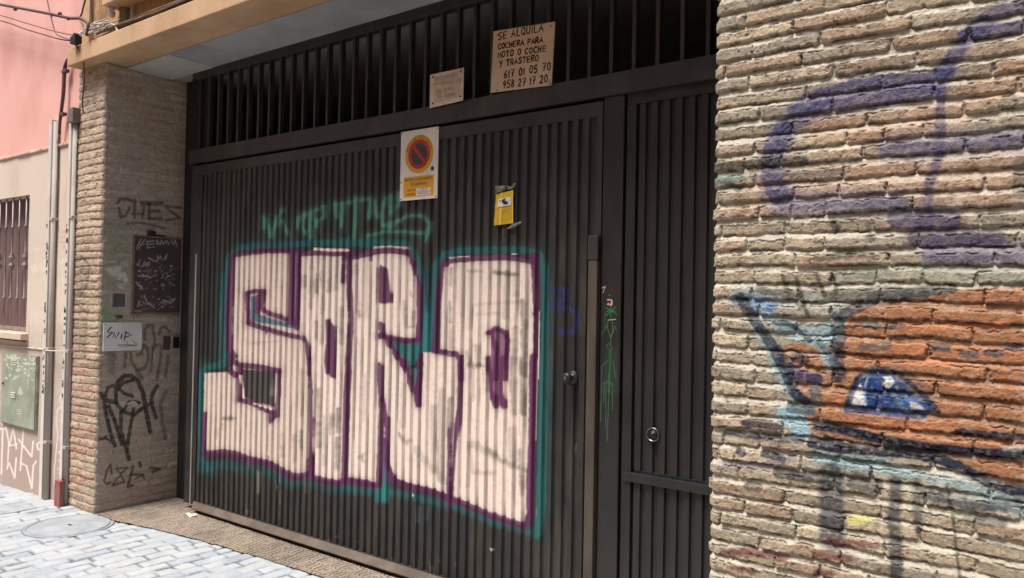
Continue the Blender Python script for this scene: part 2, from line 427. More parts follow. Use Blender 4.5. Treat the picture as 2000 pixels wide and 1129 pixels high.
    c.stroke(Z7((600,350),(680,355),(750,400),(840,490)), 10, lin(22,36,70), a=0.8, **n)
    c.stroke(Z7((505,497),(640,512),(800,524)), 9, lin(26,52,108), a=0.92, **n)
    c.stroke(Z7((680,318),(750,372),(850,450)), 13, lin(100,82,66), a=0.55, **n)
    for a, b in ((600,180),(690,185),(860,265),(965,290),(1055,285),(1130,260)):
        c.stroke(Z7((a-25,b),(a+25,b+4)), 15, lin(56,66,80), a=0.75, **n)
    c.stroke(Z7((570,265),(660,260)), 17, lin(70,76,80), a=0.6, **n)
    # cheek lines
    c.stroke(Z7((400,555),(480,570),(580,595),(700,620),(840,640),(960,655),(1169,665)), 20, NAVY, a=0.95, **n)
    c.stroke(Z7((380,620),(480,640),(620,650),(760,660),(850,680),(940,715),(1040,770),(1120,795),(1169,800)), 21, NAVY, a=0.95, **n)
    c.stroke(Z7((920,580),(1040,590),(1169,600)), 14, NAVY, a=0.92, **n)
    c.stroke(Z7((1169,640),(1100,640)), 11, lin(150,156,156), a=0.6, **n)
    c.stroke(Z7((430,600),(520,640),(640,655),(780,662)), 12, lin(10,16,34), a=0.9, **n)
    c.stroke(Z7((420,550),(560,588),(720,622),(900,648)), 12, lin(10,16,34), a=0.9, **n)
    c.stroke(Z7((250,270),(290,350),(320,440),(360,470)), 18, NAVY, a=0.7, **n)
    c.stroke(Z7((395,235),(440,290),(470,330)), 12, lin(60,84,104), a=0.7, **n)
    c.stroke(Z7((520,110),(640,90),(800,66)), 18, lin(66,72,74), a=0.6, **n)
    c.stroke(Z7((400,500),(440,480),(480,470)), 10, lin(206,136,96), a=0.5, **n)
    c.stroke(Z7((700,200),(860,190),(1100,180)), 12, lin(206,132,90), a=0.4, **n)
    c.stroke(Z7((540,330),(700,320),(1000,330)), 12, lin(206,132,90), a=0.4, **n)
    # left smears
    for p in (((130,545),(250,560)), ((60,580),(220,600)), ((230,600),(340,610)), ((110,650),(120,660)), ((200,660),(270,680))):
        c.stroke(Z7(*p), 15, lin(40,46,64), a=0.85, **n)
    c.stroke(Z7((60,700),(200,710),(300,680)), 18, lin(92,90,120), a=0.5, **n)
    c.stroke(Z7((250,730),(320,745),(480,760)), 22, lin(46,48,56), a=0.85, **n)
    c.stroke(Z7((140,780),(180,790)), 16, lin(60,62,64), a=0.7, **n)
    # hair strokes above
    for p in (((270,0),(285,50),(290,80)), ((320,10),(350,110),(365,140)), ((400,0),(425,70)), ((455,0),(470,60))):
        c.stroke(Z7(*p), 9, lin(44,40,36), a=0.75, **n)
    c.stroke(Z7((180,50),(300,70),(340,110)), 14, lin(60,54,48), a=0.65, **n)
    # drips under the face
    c.stroke(Z7((450,740),(450,850),(455,980)), 50, lin(48,54,66), a=0.82, soft=16, rough=3)
    c.stroke(Z7((540,760),(610,780)), 36, lin(58,60,64), a=0.75, soft=10, rough=3)
    c.stroke(Z7((690,770),(685,900),(690,1000),(695,1129)), 26, lin(46,50,62), a=0.82, soft=12, rough=3)
    c.stroke(Z7((770,770),(775,940)), 19, lin(54,57,64), a=0.75, soft=12, rough=3)
    c.stroke(Z7((880,780),(905,900),(920,1040),(930,1129)), 7, lin(50,50,52), a=0.78, soft=4, rough=2)
    c.stroke(Z7((800,810),(1000,860),(1140,850)), 22, lin(60,68,76), a=0.8, soft=10, rough=3)
    c.stroke(Z7((960,905),(1090,915)), 20, lin(70,74,76), a=0.7, soft=8, rough=3)
    c.stroke(Z7((535,910),(590,905)), 20, lin(190,186,84), a=0.62, soft=12, rough=4)
    for p in (((50,1030),(140,1030),(280,1050)), ((80,1090),(160,1100)), ((390,1035),(520,1055)), ((430,990),(620,1005)), ((400,1105),(450,1110)), ((130,1020),(200,1035))):
        c.stroke(Z7(*p), 14, CRIM, a=0.7, soft=10, rough=3)

m_brick = pigment('weathered_brick', grain=0.32, bmp=0.9, scale=110)
wall_s = np.concatenate([np.linspace(-0.60, -0.03, 40), np.arange(-0.026, 1.0, 0.0030), np.linspace(1.006, 2.6, 130)])
brick_right = brick_wall('brick_wall', XR, +1, wall_s, np.concatenate([np.arange(0.0, 0.45, 0.008), np.arange(0.45, 2.75, 0.0022), np.arange(2.753, 3.18, 0.008)]),
    'rough tan brick wall right of the gate sprayed with an orange face and a purple letter',
    [lin(170,155,134), lin(162,148,127), lin(176,161,138), lin(154,142,124), lin(166,147,126), lin(150,140,124), lin(174,160,139), lin(162,141,120)], lin(190,182,166), 0.0140, 3, paint_right,
    lambda s: s < 0, m_brick, 'brick wall')

# ---- left-hand pillar
def RV(*p): return list(p)
def ZA2(*p): return [(200+a/9.411, 360+b/9.411) for a, b in p]     # OHES tag
def ZA3(*p): return [(180+a/6.27, 600+b/6.27) for a, b in p]
def ZA4(*p): return [(180+a/4.344, 720+b/4.344) for a, b in p]
def ZA5(*p): return [(180+a/6.27, 440+b/6.27) for a, b in p]
def paint_left(c, side, x, y, z):
    keep = c.a.copy()
    # front (street) side: dark smears and reddish wash
    for yy in range(505, 700, 17):
        c.stroke([(146, yy), (170, yy+2)], 9, lin(66,62,60), a=0.42, soft=8, rough=3)
    c.stroke([(160,500),(176,520),(170,560),(155,580)], 4, lin(70,60,58), a=0.6, soft=3)
    c.stroke([(158,600),(172,610),(166,660)], 4, lin(70,60,58), a=0.5, soft=3)
    for yy in (722, 760, 800, 842, 880, 930):
        c.stroke([(146, yy), (176, yy+4)], 20, lin(160,96,86), a=0.35, soft=14, rough=4)
    f = ~side
    c.a[~f] = keep[~f]
    hold, hr = c.a.copy(), c.rgb.copy()
    # return into the gateway
    c.poly([(204,430),(262,440),(264,560),(200,632),(196,500)], lin(132,150,124), a=0.42, soft=18, rough=5)
    c.poly([(196,600),(236,606),(232,632),(196,640)], lin(108,160,108), a=0.6, soft=10, rough=4)
    c.stroke(ZA5((100,800),(240,815),(460,810)), 6, lin(190,186,172), a=0.7, soft=4)
    c.poly(ZA5((210,830),(460,815),(440,1050),(220,1080)), lin(176,170,154), a=0.6, soft=8, rough=3)
    W = lin(206,206,196)
    c.poly(ZA5((130,540),(160,505),(230,520),(300,500),(345,500),(350,570),(400,570),(420,600),(440,690),(400,700),(360,640),(310,690),(290,640),(240,620),(200,580)), W, a=0.92, soft=2, rough=2.5)
    c.poly(ZA5((360,450),(410,430),(455,445),(430,515),(370,510)), lin(186,180,162), a=0.9, soft=2, rough=1)
    c.poly(ZA5((290,735),(340,710),(395,715),(380,790),(340,780)), lin(192,192,180), a=0.9, soft=2, rough=1.5)
    c.stroke(ZA5((110,410),(150,400),(180,435)), 2.6, W, a=0.9, soft=1)
    c.stroke(ZA5((205,450),(270,450)), 2.2, W, a=0.7, soft=1.5)
    K, G = lin(44,44,46), lin(58,62,58)
    # OHES
    t = dict(soft=2.5, rough=0.8)
    c.stroke(ZA2((270,340),(330,270),(480,280),(600,320)), 7, G, a=0.75, **t)
    c.stroke(ZA2((300,430),(330,600),(420,580),(500,430)), 6, G, a=0.75, **t)
    c.stroke(ZA2((590,290),(580,620)), 6, G, a=0.75, **t); c.stroke(ZA2((540,545),(740,550)), 5, G, a=0.75, **t)
    c.stroke(ZA2((760,420),(730,620)), 6, G, a=0.75, **t); c.stroke(ZA2((720,350),(1090,350)), 9, G, a=0.78, **t)
    c.stroke(ZA2((860,350),(850,620)), 7, G, a=0.75, **t); c.stroke(ZA2((860,490),(1040,490)), 7, G, a=0.75, **t); c.stroke(ZA2((850,630),(1080,630)), 7, G, a=0.78, **t)
    c.stroke(ZA2((1430,430),(1150,400),(1230,480),(1420,620),(1170,660)), 6, lin(60,50,52), a=0.75, **t)
    c.stroke(ZA2((450,725),(640,700),(880,740),(1150,810)), 5, lin(66,58,54), a=0.7, **t)
    # big black tag
    b = dict(soft=1.6, rough=0.5)
    for p, wd in ((((75,215),(90,250),(120,270),(190,285)), 9), (((100,270),(130,160),(180,140),(205,200),(195,290)), 6),
                  (((215,160),(215,110),(270,60),(330,60),(390,110),(430,210),(450,330),(490,535)), 9), (((215,170),(260,120),(345,98)), 7),
                  (((225,170),(270,210),(340,235)), 7), (((195,200),(210,310),(290,380),(360,390),(430,330),(510,290)), 7),
                  (((100,290),(120,400),(150,530),(190,655)), 8), (((190,655),(150,610),(110,590),(65,600)), 5), (((100,590),(125,570)), 3),
                  (((140,320),(200,470),(250,640)), 8), (((245,370),(240,520),(290,680),(310,770)), 8), (((350,340),(325,480),(300,640),(290,700)), 7),
                  (((275,340),(310,280),(370,280),(400,290)), 6), (((550,150),(510,210),(500,290),(540,415)), 8)):
        c.stroke(ZA4(*p), wd, K, a=0.9, **b)
    c.stroke(ZA4((620,190),(580,300),(590,450),(620,590)), 7, lin(60,58,56), a=0.6, soft=4)
    c.stroke(ZA4((300,300),(340,280),(370,300),(350,310)), 4, lin(200,200,200), a=0.9, soft=1.5)
    # small CSL-like tag underneath
    for p, wd in ((((165,890),(155,810),(120,880),(100,950),(120,980),(150,965)), 4), (((200,845),(300,840),(240,890),(200,850)), 4), (((235,890),(270,960),(180,990),(170,985),(240,900)), 4),
                  (((345,830),(300,1000),(340,990)), 6), (((330,900),(430,900)), 5), (((400,800),(410,830)), 7), (((490,840),(570,850),(510,880)), 6), (((370,930),(430,900),(440,940)), 4)):
        c.stroke(ZA4(*p), wd, lin(52,50,50), a=0.8, **b)
    # faded loops below the notice
    for p, wd in ((((640,400),(640,300),(680,210),(730,220),(765,400),(740,520),(720,780)), 5), (((815,330),(840,250),(890,240),(940,300)), 6), (((470,560),(480,680),(560,770),(640,750),(690,640),(670,500),(620,460)), 6),
                  (((540,580),(600,570),(630,470)), 4), (((740,500),(790,460),(840,470),(840,600),(790,880)), 6), (((410,560),(390,740)), 6), (((930,600),(890,860)), 6), (((545,780),(600,870)), 10)):
        c.stroke(ZA3(*p), wd, lin(70,66,64), a=0.68, soft=3)
    c.stroke(ZA3((240,560),(240,780)), 16, lin(84,88,96), a=0.5, soft=10)
    # plaster traces under the soffit
    for p, wd in ((((258,126),(300,136),(340,148)), 5), (((333,152),(340,158),(342,172)), 4), (((266,128),(272,142)), 4)):
        c.stroke(list(p), wd, lin(150,144,138), a=0.6, soft=4, rough=3)
    c.stroke([(262,178),(266,190)], 3, lin(130,126,118), a=0.5, soft=2)
    # splash dirt above the paving
    c.a[f] = hold[f]; c.rgb[f] = hr[f]
pil_s = np.concatenate([np.arange(-0.385, -0.02, 0.0055), np.arange(-0.02, 0.70, 0.0045)])
brick_left = brick_wall('brick_pillar', XL, -1, pil_s, np.concatenate([np.arange(-0.03, 3.18, 0.0048)]),
    'narrow brick pillar left of the gate covered in black spray tags', 
    [lin(184,164,144), lin(174,152,132), lin(190,170,148), lin(166,144,126), lin(180,150,132)], lin(186,168,148), 0.0060, 21, paint_left,
    lambda s: s > 0, m_brick, 'pillar', smooth_side=0.85, fr=0.75, wash=(lin(170,160,150), 0.52))

# ================================================================ GARAGE GATE
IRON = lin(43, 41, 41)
m_iron = simple('dark_brown_iron', IRON, rough=0.48, var=0.28, scale=5, bmp=0.12, dirt=lin(68,61,55), stretch=(2, 2, 0.6), spec=0.45)
m_iron_dust = simple('dusty_brown_iron', lin(88,77,67), rough=0.65, var=0.25, scale=9, dirt=lin(70,56,46))
m_astragal = simple('worn_brown_strip', lin(76,67,59), rough=0.6, var=0.25, scale=6, dirt=lin(58,50,44), stretch=(2, 2, 0.4))
m_alu = simple('dull_aluminium', lin(150,146,142), rough=0.5, metal=0.3, var=0.15)
m_chrome = simple('scuffed_steel', lin(120,120,122), rough=0.3, metal=0.9, var=0.15)
m_iron2 = simple('shade_toned_iron', lin(36,35,36), rough=0.42, var=0.25, scale=5, bmp=0.12, dirt=lin(50,45,42), stretch=(2, 2, 0.6))  # darker copy of the iron: shade of the deep doorway put into its colour
m_black = simple('black_plastic', lin(26,26,27), rough=0.45, var=0.2)
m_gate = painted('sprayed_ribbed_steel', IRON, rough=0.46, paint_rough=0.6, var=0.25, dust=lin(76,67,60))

m_door = painted('shade_toned_ribbed_steel', lin(36,35,36), rough=0.42, var=0.2, dust=lin(50,45,42))  # side door's copy of the gate steel, with shade in its darker colour
def rib_axis(x0, x1, pitch, raised, depth, bev=0.004):
    # one sheet of pressed ribs: x positions and y offsets (0 = rib face, +depth = groove)
    xs, ys = [x0], [depth]
    n = int((x1-x0)/pitch)
    for i in range(n):
        a = x0 + (i+0.5)*pitch - raised/2; b = a + raised
        g0 = x0 + i*pitch
        for x, y in ((g0+0.006, depth), (a-bev*0.9-0.003, depth), (a-bev*0.9, depth-0.001), (a-bev*0.35, bev*0.8), (a-bev*0.1, bev*0.25), (a+bev*0.35, 0), (a+bev, 0),
                     ((a+b)/2-raised*0.2, 0.0004), ((a+b)/2, 0.0006), ((a+b)/2+raised*0.2, 0.0004),
                     (b-bev, 0), (b-bev*0.35, 0), (b+bev*0.1, bev*0.25), (b+bev*0.35, bev*0.8), (b+bev*0.9, depth-0.001), (b+bev*0.9+0.003, depth)):
            xs.append(x); ys.append(y)
    xs.append(x1); ys.append(depth)
    return np.array(xs), np.array(ys)

def A_(*p): return [(380+a/4.341, 440+b/4.341) for a, b in p]
def B_(*p): return [(380+a/4.341, 700+b/4.341) for a, b in p]
def C_(*p): return [(660+a/4.342, 460+b/4.342) for a, b in p]
def D_(*p): return [(820+a/4.341, 480+b/4.341) for a, b in p]
def E_(*p): return [(680+a/3.135, 700+b/3.135) for a, b in p]
def T_(*p): return [(490+a/5.405, 360+b/5.405) for a, b in p]
TEAL, PURP, WHT = lin(34,96,98), lin(92,32,80), lin(236,219,208)
TAGG = lin(84,142,122)
def paint_gate(c):
    # green handwriting above the letters
    g = dict(soft=3.5, rough=1.2, spray=0.2)
    for p in (((130,350),(140,450)), ((165,370),(205,550),(245,420),(325,270)), ((225,560),(240,450),(325,390)), ((350,430),(395,530)),
              ((485,450),(500,350),(580,310)), ((560,330),(540,430),(570,520)), ((600,330),(650,280),(620,400),(630,560)), ((640,300),(770,230),(775,340),(690,400)), ((680,380),(690,440)),
              ((880,200),(905,340)), ((880,220),(1060,185)), ((965,240),(950,450)), ((1110,150),(1090,570)), ((1095,180),(1270,150),(1240,350)), ((1300,180),(1330,340)),
              ((1420,150),(1380,270),(1385,430),(1470,450),(1560,380)), ((1475,130),(1475,310)), ((1555,100),(1560,220),(1470,290)),
              ((1230,545),(1400,500),(1620,500),(1810,515)), ((1400,430),(1560,380),(1660,330),(1800,330),(1885,410),(1870,520),(1830,590))):
        c.stroke(T_(*p), 7.5, TAGG, a=0.66, **g)
    # teal halo round the letters
    h = dict(soft=6, rough=2.2, spray=0.2)
    c.stroke(A_((250,1129),(240,800),(262,420),(300,270),(380,195),(560,170),(740,165),(1050,150),(1300,150),(1476,165)) , 13, TEAL, a=0.92, **h)
    c.stroke(C_((0,70),(320,55),(570,70),(650,160),(700,350),(730,700),(740,980)), 14, TEAL, a=0.95, **h)
    c.stroke(B_((262,-20),(240,50),(95,75),(55,140),(50,480),(60,860),(130,940)), 13, TEAL, a=0.92, **h)
    c.stroke(B_((60,930),(230,900),(420,930),(640,960),(800,1050),(960,1050),(1200,1100),(1476,1120)), 20, TEAL, a=0.5, soft=20, rough=3)
    c.stroke(E_((-20,790),(120,810),(210,815),(330,830),(640,900),(880,1000),(1000,1030),(1130,1070)), 15, TEAL, a=0.72, soft=13, rough=3)
    c.stroke(E_((210,700),(205,850)), 22, lin(30,128,124), a=0.85, soft=14, rough=3)
    c.stroke(D_((60,900),(105,500),(130,180),(190,80),(320,45),(600,35),(900,40),(1015,75),(1050,200),(1055,600),(1050,1129)), 15, TEAL, a=0.96, **h)
    c.stroke(D_((20,600),(30,900)), 20, lin(40,120,124), a=0.85, **h)
    c.stroke(E_((1195,-20),(1190,500),(1180,900),(1150,1080)), 18, TEAL, a=0.95, **h)
    c.stroke(E_((430,920),(425,1000)), 8, lin(90,116,116), a=0.5, soft=8); c.stroke(E_((480,910),(475,990)), 6, lin(90,116,116), a=0.5, soft=8)
    # white fills
    f = dict(soft=1.6, rough=0.8, patch=0.10)
    c.poly(A_((330,245),(420,232),(740,222),(822,225),(815,790),(860,850),(930,950),(975,1129)) + B_((975,0),(990,650),(960,985),(860,1005),(740,950),(650,885),(450,838),(230,795),(85,800),(75,560),(85,125),(300,115),(325,30)) + A_((296,1060),(290,800),(310,400)), lin(222,204,192), a=0.97, **f)
    c.poly(A_((895,240),(1050,205),(1310,205),(1320,800),(1305,1129)) + B_((1290,0),(1270,1035),(1220,1050),(1020,1015),(990,650),(975,0)) + A_((975,1129),(940,970),(880,870)), WHT, a=0.97, **f)
    c.poly(C_((105,190),(330,100),(580,95),(640,280),(688,450),(692,700),(672,885),(420,862),(400,880),(560,1129)) + E_((435,290),(450,-20)) + D_((18,905),(300,905),(348,960),(352,1129)) + E_((690,100),(650,500),(615,835),(420,778),(285,735),(248,620),(235,490),(212,480),(182,772),(0,745)) + C_((112,1129)), WHT, a=0.97, **f)
    c.poly(D_((185,165),(260,95),(700,75),(960,125),(990,560),(980,1129)) + E_((1125,0),(1110,750),(1105,930),(1070,1025),(880,962),(720,895),(635,845),(655,560),(692,100)) + D_((352,960),(300,900),(170,890)), WHT, a=0.97, **f)
    # thin / dirty passes inside the white
    q = dict(soft=8, rough=3.5)
    GR = lin(104,99,88)
    for p, wd, a in ((D_((265,200),(260,330)), 7, .55), (D_((250,480),(255,640)), 6, .6), (D_((265,700),(260,860)), 6, .4), (D_((400,210),(520,215)), 5, .45), (D_((630,225),(800,245)), 8, .75),
                     (D_((735,230),(720,600)), 9, .35), (D_((800,250),(800,420)), 6, .3), (D_((480,500),(860,470)), 5, .25), (D_((490,580),(700,570)), 5, .25), (D_((430,250),(420,700)), 8, .25), (D_((350,180),(350,600)), 7, .25),
                     (D_((870,470),(880,1100)), 9, .65), (D_((800,700),(790,1000)), 6, .5), (D_((400,900),(420,990),(520,1020),(560,1020)), 6, .55), (D_((480,850),(490,1000)), 8, .4),
                     (E_((740,40),(800,50)), 8, .5), (E_((760,60),(760,250)), 8, .35), (E_((1000,0),(1010,340)), 9, .55), (E_((1060,0),(1065,340)), 8, .75), (E_((860,560),(940,630),(1090,690)), 10, .5),
                     (E_((760,520),(900,600)), 16, .30), (E_((1000,440),(1010,620)), 18, .30), (E_((740,520),(760,700),(880,705)), 9, .3), (E_((1050,560),(1060,840)), 5, .7), (E_((740,700),(735,780)), 3, .6),
                     (E_((520,300),(530,700)), 12, .34), (E_((570,200),(560,740)), 12, .34), (E_((620,250),(615,470)), 8, .65), (E_((310,460),(350,530),(370,500)), 5, .6), (E_((340,160),(330,420)), 8, .28), (E_((410,560),(590,750)), 14, .28),
                     (E_((70,610),(100,580)), 4, .5), (E_((100,100),(95,380)), 7, .25), (C_((150,250),(180,650)), 5, .35), (C_((165,640),(185,680)), 5, .6), (C_((560,560),(570,780)), 5, .5), (C_((630,640),(630,770),(560,780)), 3, .6), (C_((610,470),(625,510)), 3, .6),
                     (C_((250,200),(240,700)), 6, .25), (C_((160,880),(165,900)), 5, .4), (A_((935,430),(930,520)), 5, .75), (A_((1040,420),(1030,560)), 7, .6), (A_((990,300),(985,700)), 6, .45), (A_((1090,260),(1090,700)), 6, .55), (A_((1150,260),(1140,560)), 6, .55), (A_((1210,300),(1190,540)), 6, .45),
                     (A_((1030,820),(1030,960)), 6, .6), (A_((1080,720),(1075,1000)), 5, .5), (A_((1240,700),(1235,1000)), 5, .6), (A_((380,480),(380,560)), 3, .4), (A_((440,1000),(700,985)), 2, .35),
                     (B_((240,510),(335,510)), 6, .75), (B_((180,600),(190,660)), 5, .4), (B_((235,560),(235,600)), 3, .5), (B_((1050,270),(1045,740)), 6, .6), (B_((1160,480),(1150,640)), 6, .6), (B_((1215,430),(1210,620)), 6, .85), (B_((1210,680),(1205,940)), 4, .75), (B_((1100,500),(1100,900)), 5, .4), (B_((900,620),(905,780)), 4, .6), (B_((840,650),(845,880)), 3, .45), (B_((740,650),(740,830)), 4, .4), (B_((905,100),(905,480)), 5, .4), (B_((1410,830),(1430,870)), 4, .6)):
        c.stroke(p, wd*1.0, GR, a=min(a*1.05, 0.9), **q)
    BLK = lin(60,58,55)
    c.poly(B_((395,90),(690,110),(665,415),(640,400),(490,370),(420,330),(420,270)), BLK, a=0.97, soft=2, rough=1)
    c.stroke(B_((690,150),(660,300)), 8, lin(150,146,140), a=0.5, soft=8)
    # teal / lilac slots
    c.poly(A_((475,600),(525,595),(525,745),(640,790),(770,820),(840,840),(860,880),(700,850),(560,830),(475,815)), lin(78,112,124), a=0.95, soft=2)
    c.poly(A_((830,225),(880,235),(868,850),(845,845)), lin(112,116,138), a=0.9, soft=2)
    c.poly(C_((430,890),(560,915),(680,895),(715,960),(712,1129),(590,1129)) + E_((448,-10),(445,60),(405,160),(330,10)), lin(28,104,104), a=0.95, soft=2.5)
    c.stroke(C_((540,1020),(545,1110)), 3, lin(150,160,150), a=0.7, soft=2)
    c.poly(E_((205,480),(235,490),(250,640),(235,760),(190,770)), lin(84,96,116), a=0.95, soft=2)
    # purple outlines
    k = dict(soft=3.4, rough=1.4, spray=0.18)
    U = [(A_((335,255),(400,240),(560,222),(740,213),(820,222)), 9), (A_((325,262),(305,500),(290,800),(290,1040),(330,1110)), 11),
         (B_((305,15),(380,55),(540,75),(690,100),(718,115)), 10), (B_((718,110),(715,300),(690,490),(650,520)), 8), (B_((378,70),(370,340)), 9), (B_((370,350),(500,385),(640,455),(690,480)), 9),
         (B_((300,105),(340,140),(378,135)), 11), (B_((80,470),(78,650),(85,800)), 8), (B_((85,812),(230,795),(330,808),(450,850),(650,895),(740,955),(850,1005),(960,985)), 11),
         (B_((630,440),(640,540)), 6), (A_((818,222),(820,500),(812,790)), 9), (A_((890,235),(885,500),(868,870)), 9),
         (A_((440,580),(515,558),(592,565)), 8), (A_((447,580),(457,825)), 8), (A_((585,565),(560,700),(625,745),(720,775),(850,835)), 9), (A_((540,600),(530,740)), 8),
         (A_((460,830),(580,872),(700,908),(880,950),(928,962),(955,1030),(970,1129)), 9), (B_((970,0),(985,300),(985,650),(958,970)), 8), (A_((600,880),(605,905)), 6),
         (A_((900,245),(1050,235),(1180,245),(1300,240)), 9), (B_((985,930),(1000,1005),(1100,1040),(1220,1055),(1300,1030),(1476,1060)), 11),
         (A_((1315,215),(1312,500),(1325,800),(1305,1129)), 11), (A_((1270,240),(1258,480)), 8), (B_((1300,0),(1285,300),(1268,1035)), 10), (B_((1310,100),(1300,240)), 9),
         (C_((100,180),(220,160),(330,132),(450,125),(580,140)), 11), (C_((580,140),(640,250),(685,430),(690,700),(672,880)), 9), (C_((672,888),(560,890),(420,862),(350,845)), 10),
         (C_((355,755),(385,835),(350,855)), 11), (C_((400,870),(470,975),(590,1140)), 10), (E_((300,-10),(350,60),(390,170),(430,280)), 11), (E_((447,-20),(430,285)), 10),
         (E_((187,42),(197,150),(207,300),(200,500),(188,760)), 11), (E_((207,250),(240,420),(240,650),(272,740)), 9), (E_((-10,748),(100,768),(180,778)), 10),
         (E_((270,740),(360,782),(480,805),(600,848),(740,905),(880,965),(1070,1028)), 11), (E_((690,-10),(680,300),(642,600),(628,850)), 9), (E_((618,430),(610,850)), 5),
         (D_((120,890),(250,915),(310,922),(345,970),(348,1129)), 11), (D_((182,170),(152,500),(145,900)), 11), (D_((185,165),(260,122),(450,107),(700,97),(850,112),(960,135)), 11),
         (D_((970,90),(985,300),(982,560)), 14), (D_((985,540),(980,1129)), 10), (E_((1130,-10),(1125,500),(1112,750),(1112,950),(1075,1030)), 12)]
    for p, wd in U: c.stroke(p, wd*1.18, PURP, a=0.93, **k)
    c.poly(A_((1108,800),(1140,790),(1190,860),(1192,1129)) + B_((1192,0),(1190,180),(1110,130),(1095,20)) + A_((1112,1000)), PURP, a=0.96, soft=2.5)
    c.poly(C_((325,275),(358,248),(425,285),(445,470),(462,520),(458,570),(400,580),(322,575)), PURP, a=0.95, soft=2.5)
    c.poly(D_((578,1129),(600,900),(575,720),(640,690),(720,725),(748,770),(738,1000),(720,1129)) + E_((958,0),(945,120),(955,290),(900,300),(845,200),(845,0)), lin(112,52,102), a=0.85, soft=3)
    for p, wd in ((D_((575,740),(640,700),(720,735),(745,800),(720,1129)), 11), (D_((600,720),(645,900),(630,1129)), 9), (E_((855,0),(870,190),(905,295)), 12), (E_((945,0),(930,200),(950,295)), 11)):
        c.stroke(p, wd, PURP, a=0.9, **k)
    # white glints over the outline
    for p, wd in ((A_((1010,200),(1300,212)), 5), (C_((300,100),(430,92),(530,98)), 2.2), (D_((230,103),(420,88)), 2.0), (D_((780,68),(815,70)), 2.0), (D_((945,400),(955,560)), 3), (D_((1010,560),(1005,1129)), 2.0), (E_((1150,0),(1145,500)), 2.5), (B_((385,150),(402,240),(415,330)), 4), (B_((490,378),(650,432)), 2.5)):
        c.stroke(p, wd, WHT, a=0.85, soft=1.2, rough=0.5)
    # faint blue scrawl at the gate's free edge
    for p in (((1090,370),(1210,365),(1240,440),(1130,520)), ((1110,520),(1270,530),(1335,590),(1330,680),(1270,745),(1090,705)), ((1150,380),(1150,520))):
        c.stroke(D_(*p), 11, lin(44,52,112), a=0.5, soft=7, rough=1.5)
    # runs, scuffs and splashed dirt
    rg = random.Random(12)
    for i in range(70):
        x, y = rg.uniform(470, 1040), rg.uniform(500, 960); L = rg.uniform(10, 70)
        c.stroke([(x, y), (x+rg.uniform(-1, 1), y+L)], rg.uniform(1.5, 5), lin(150,142,130), a=rg.uniform(0.12, 0.4), soft=3)
    for i in range(16):
        q1 = rg.choice(((600,925),(660,942),(720,945),(800,950),(880,965),(950,1000),(1000,1015),(520,890),(450,885),(640,500),(740,490),(930,505)))
        x, y = q1[0]+rg.uniform(-20, 20), q1[1]; c.stroke([(x, y), (x, y+rg.uniform(12, 34))], rg.uniform(1.2, 2.4), PURP, a=0.7, soft=1.2)
    for i in range(60):
        x = rg.uniform(420, 1120); y = 1000+(x-385)*0.30-abs(rg.gauss(0, 26)); c.stroke([(x, y), (x+1, y+rg.uniform(1, 9))], rg.uniform(1.5, 5), lin(112,98,84), a=rg.uniform(0.2, 0.6), soft=2)
    for i in range(26):
        x, y = rg.uniform(420, 1140), rg.uniform(300, 1000); c.stroke([(x, y), (x+rg.uniform(-3, 3), y+rg.uniform(4, 30))], 1.1, lin(136,124,112), a=0.55, soft=0.8)
    for q_ in ((805,965),(958,1072),(1008,690)): c.stroke([q_, (q_[0]+2, q_[1]+3)], 3, WHT, a=0.8, soft=1.5)

gate = empty('garage_gate', (-3.45, 0.0, 0.0), 'wide ribbed dark brown steel garage gate sprayed with big white and purple letters', 'garage gate')
gx, gy = rib_axis(-5.10, -1.822, 0.0590, 0.031, 0.019)
gz = np.concatenate([[0.072], np.arange(0.08, 2.42, 0.0058), [2.425]])
X, Zz = np.meshgrid(gx, gz); Yy = np.broadcast_to(gy, X.shape).copy()
Yy = Yy + 0.0026*fbm(X, Zz, 0.40, 71, 3)                  # slightly buckled sheet
pc = Paint(*to_px(X, np.zeros_like(X), Zz)); paint_gate(pc)
ga = pc.rgba().reshape(X.shape+(4,))
miss = np.clip(1-0.45*(Yy > 0.008)*sstep(-0.3, 0.35, fbm(X, Zz*0.25, 0.05, 72, 3)), 0, 1)    # the spray reaches the grooves less
ga[..., 3] *= miss
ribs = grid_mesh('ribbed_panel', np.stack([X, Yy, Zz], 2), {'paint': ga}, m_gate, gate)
MB().box(-5.235, -1.792, -0.004, 0.04, 2.418, 2.488).build('top_rail', m_iron, gate, bevel=0.003)
MB().box(-5.235, -5.098, -0.004, 0.04, 0.05, 2.4175).build('stile', m_iron, gate, bevel=0.003)
MB().box(-1.824, -1.792, -0.004, 0.04, 0.05, 2.4175).build('stile', m_iron, gate, bevel=0.003)
MB().box(-5.235, -1.792, -0.006, 0.04, 0.046, 0.0735).build('bottom_rail', m_iron, gate, bevel=0.003)
MB().prism([(-5.10, -0.008, 0.064), (-5.06, -0.046, 0.030), (-5.06, -0.049, 0.038), (-5.10, -0.009, 0.073)], (3.30, 0, 0)).build('threshold_flap', m_iron_dust, gate, bevel=0.001)
s_ = MB().box(-1.843, -1.794, -0.030, -0.0045, 0.06, 1.745).build('cover_strip', m_astragal, gate, bevel=0.006)
MB().box(-1.846, -1.791, -0.033, -0.0046, 1.7455, 1.86).build('end_cap', m_iron, s_, bevel=0.006)
MB().box(-5.150, -5.135, -0.012, -0.0045, 0.045, 1.845).build('edge_strip', m_alu, gate, bevel=0.001)
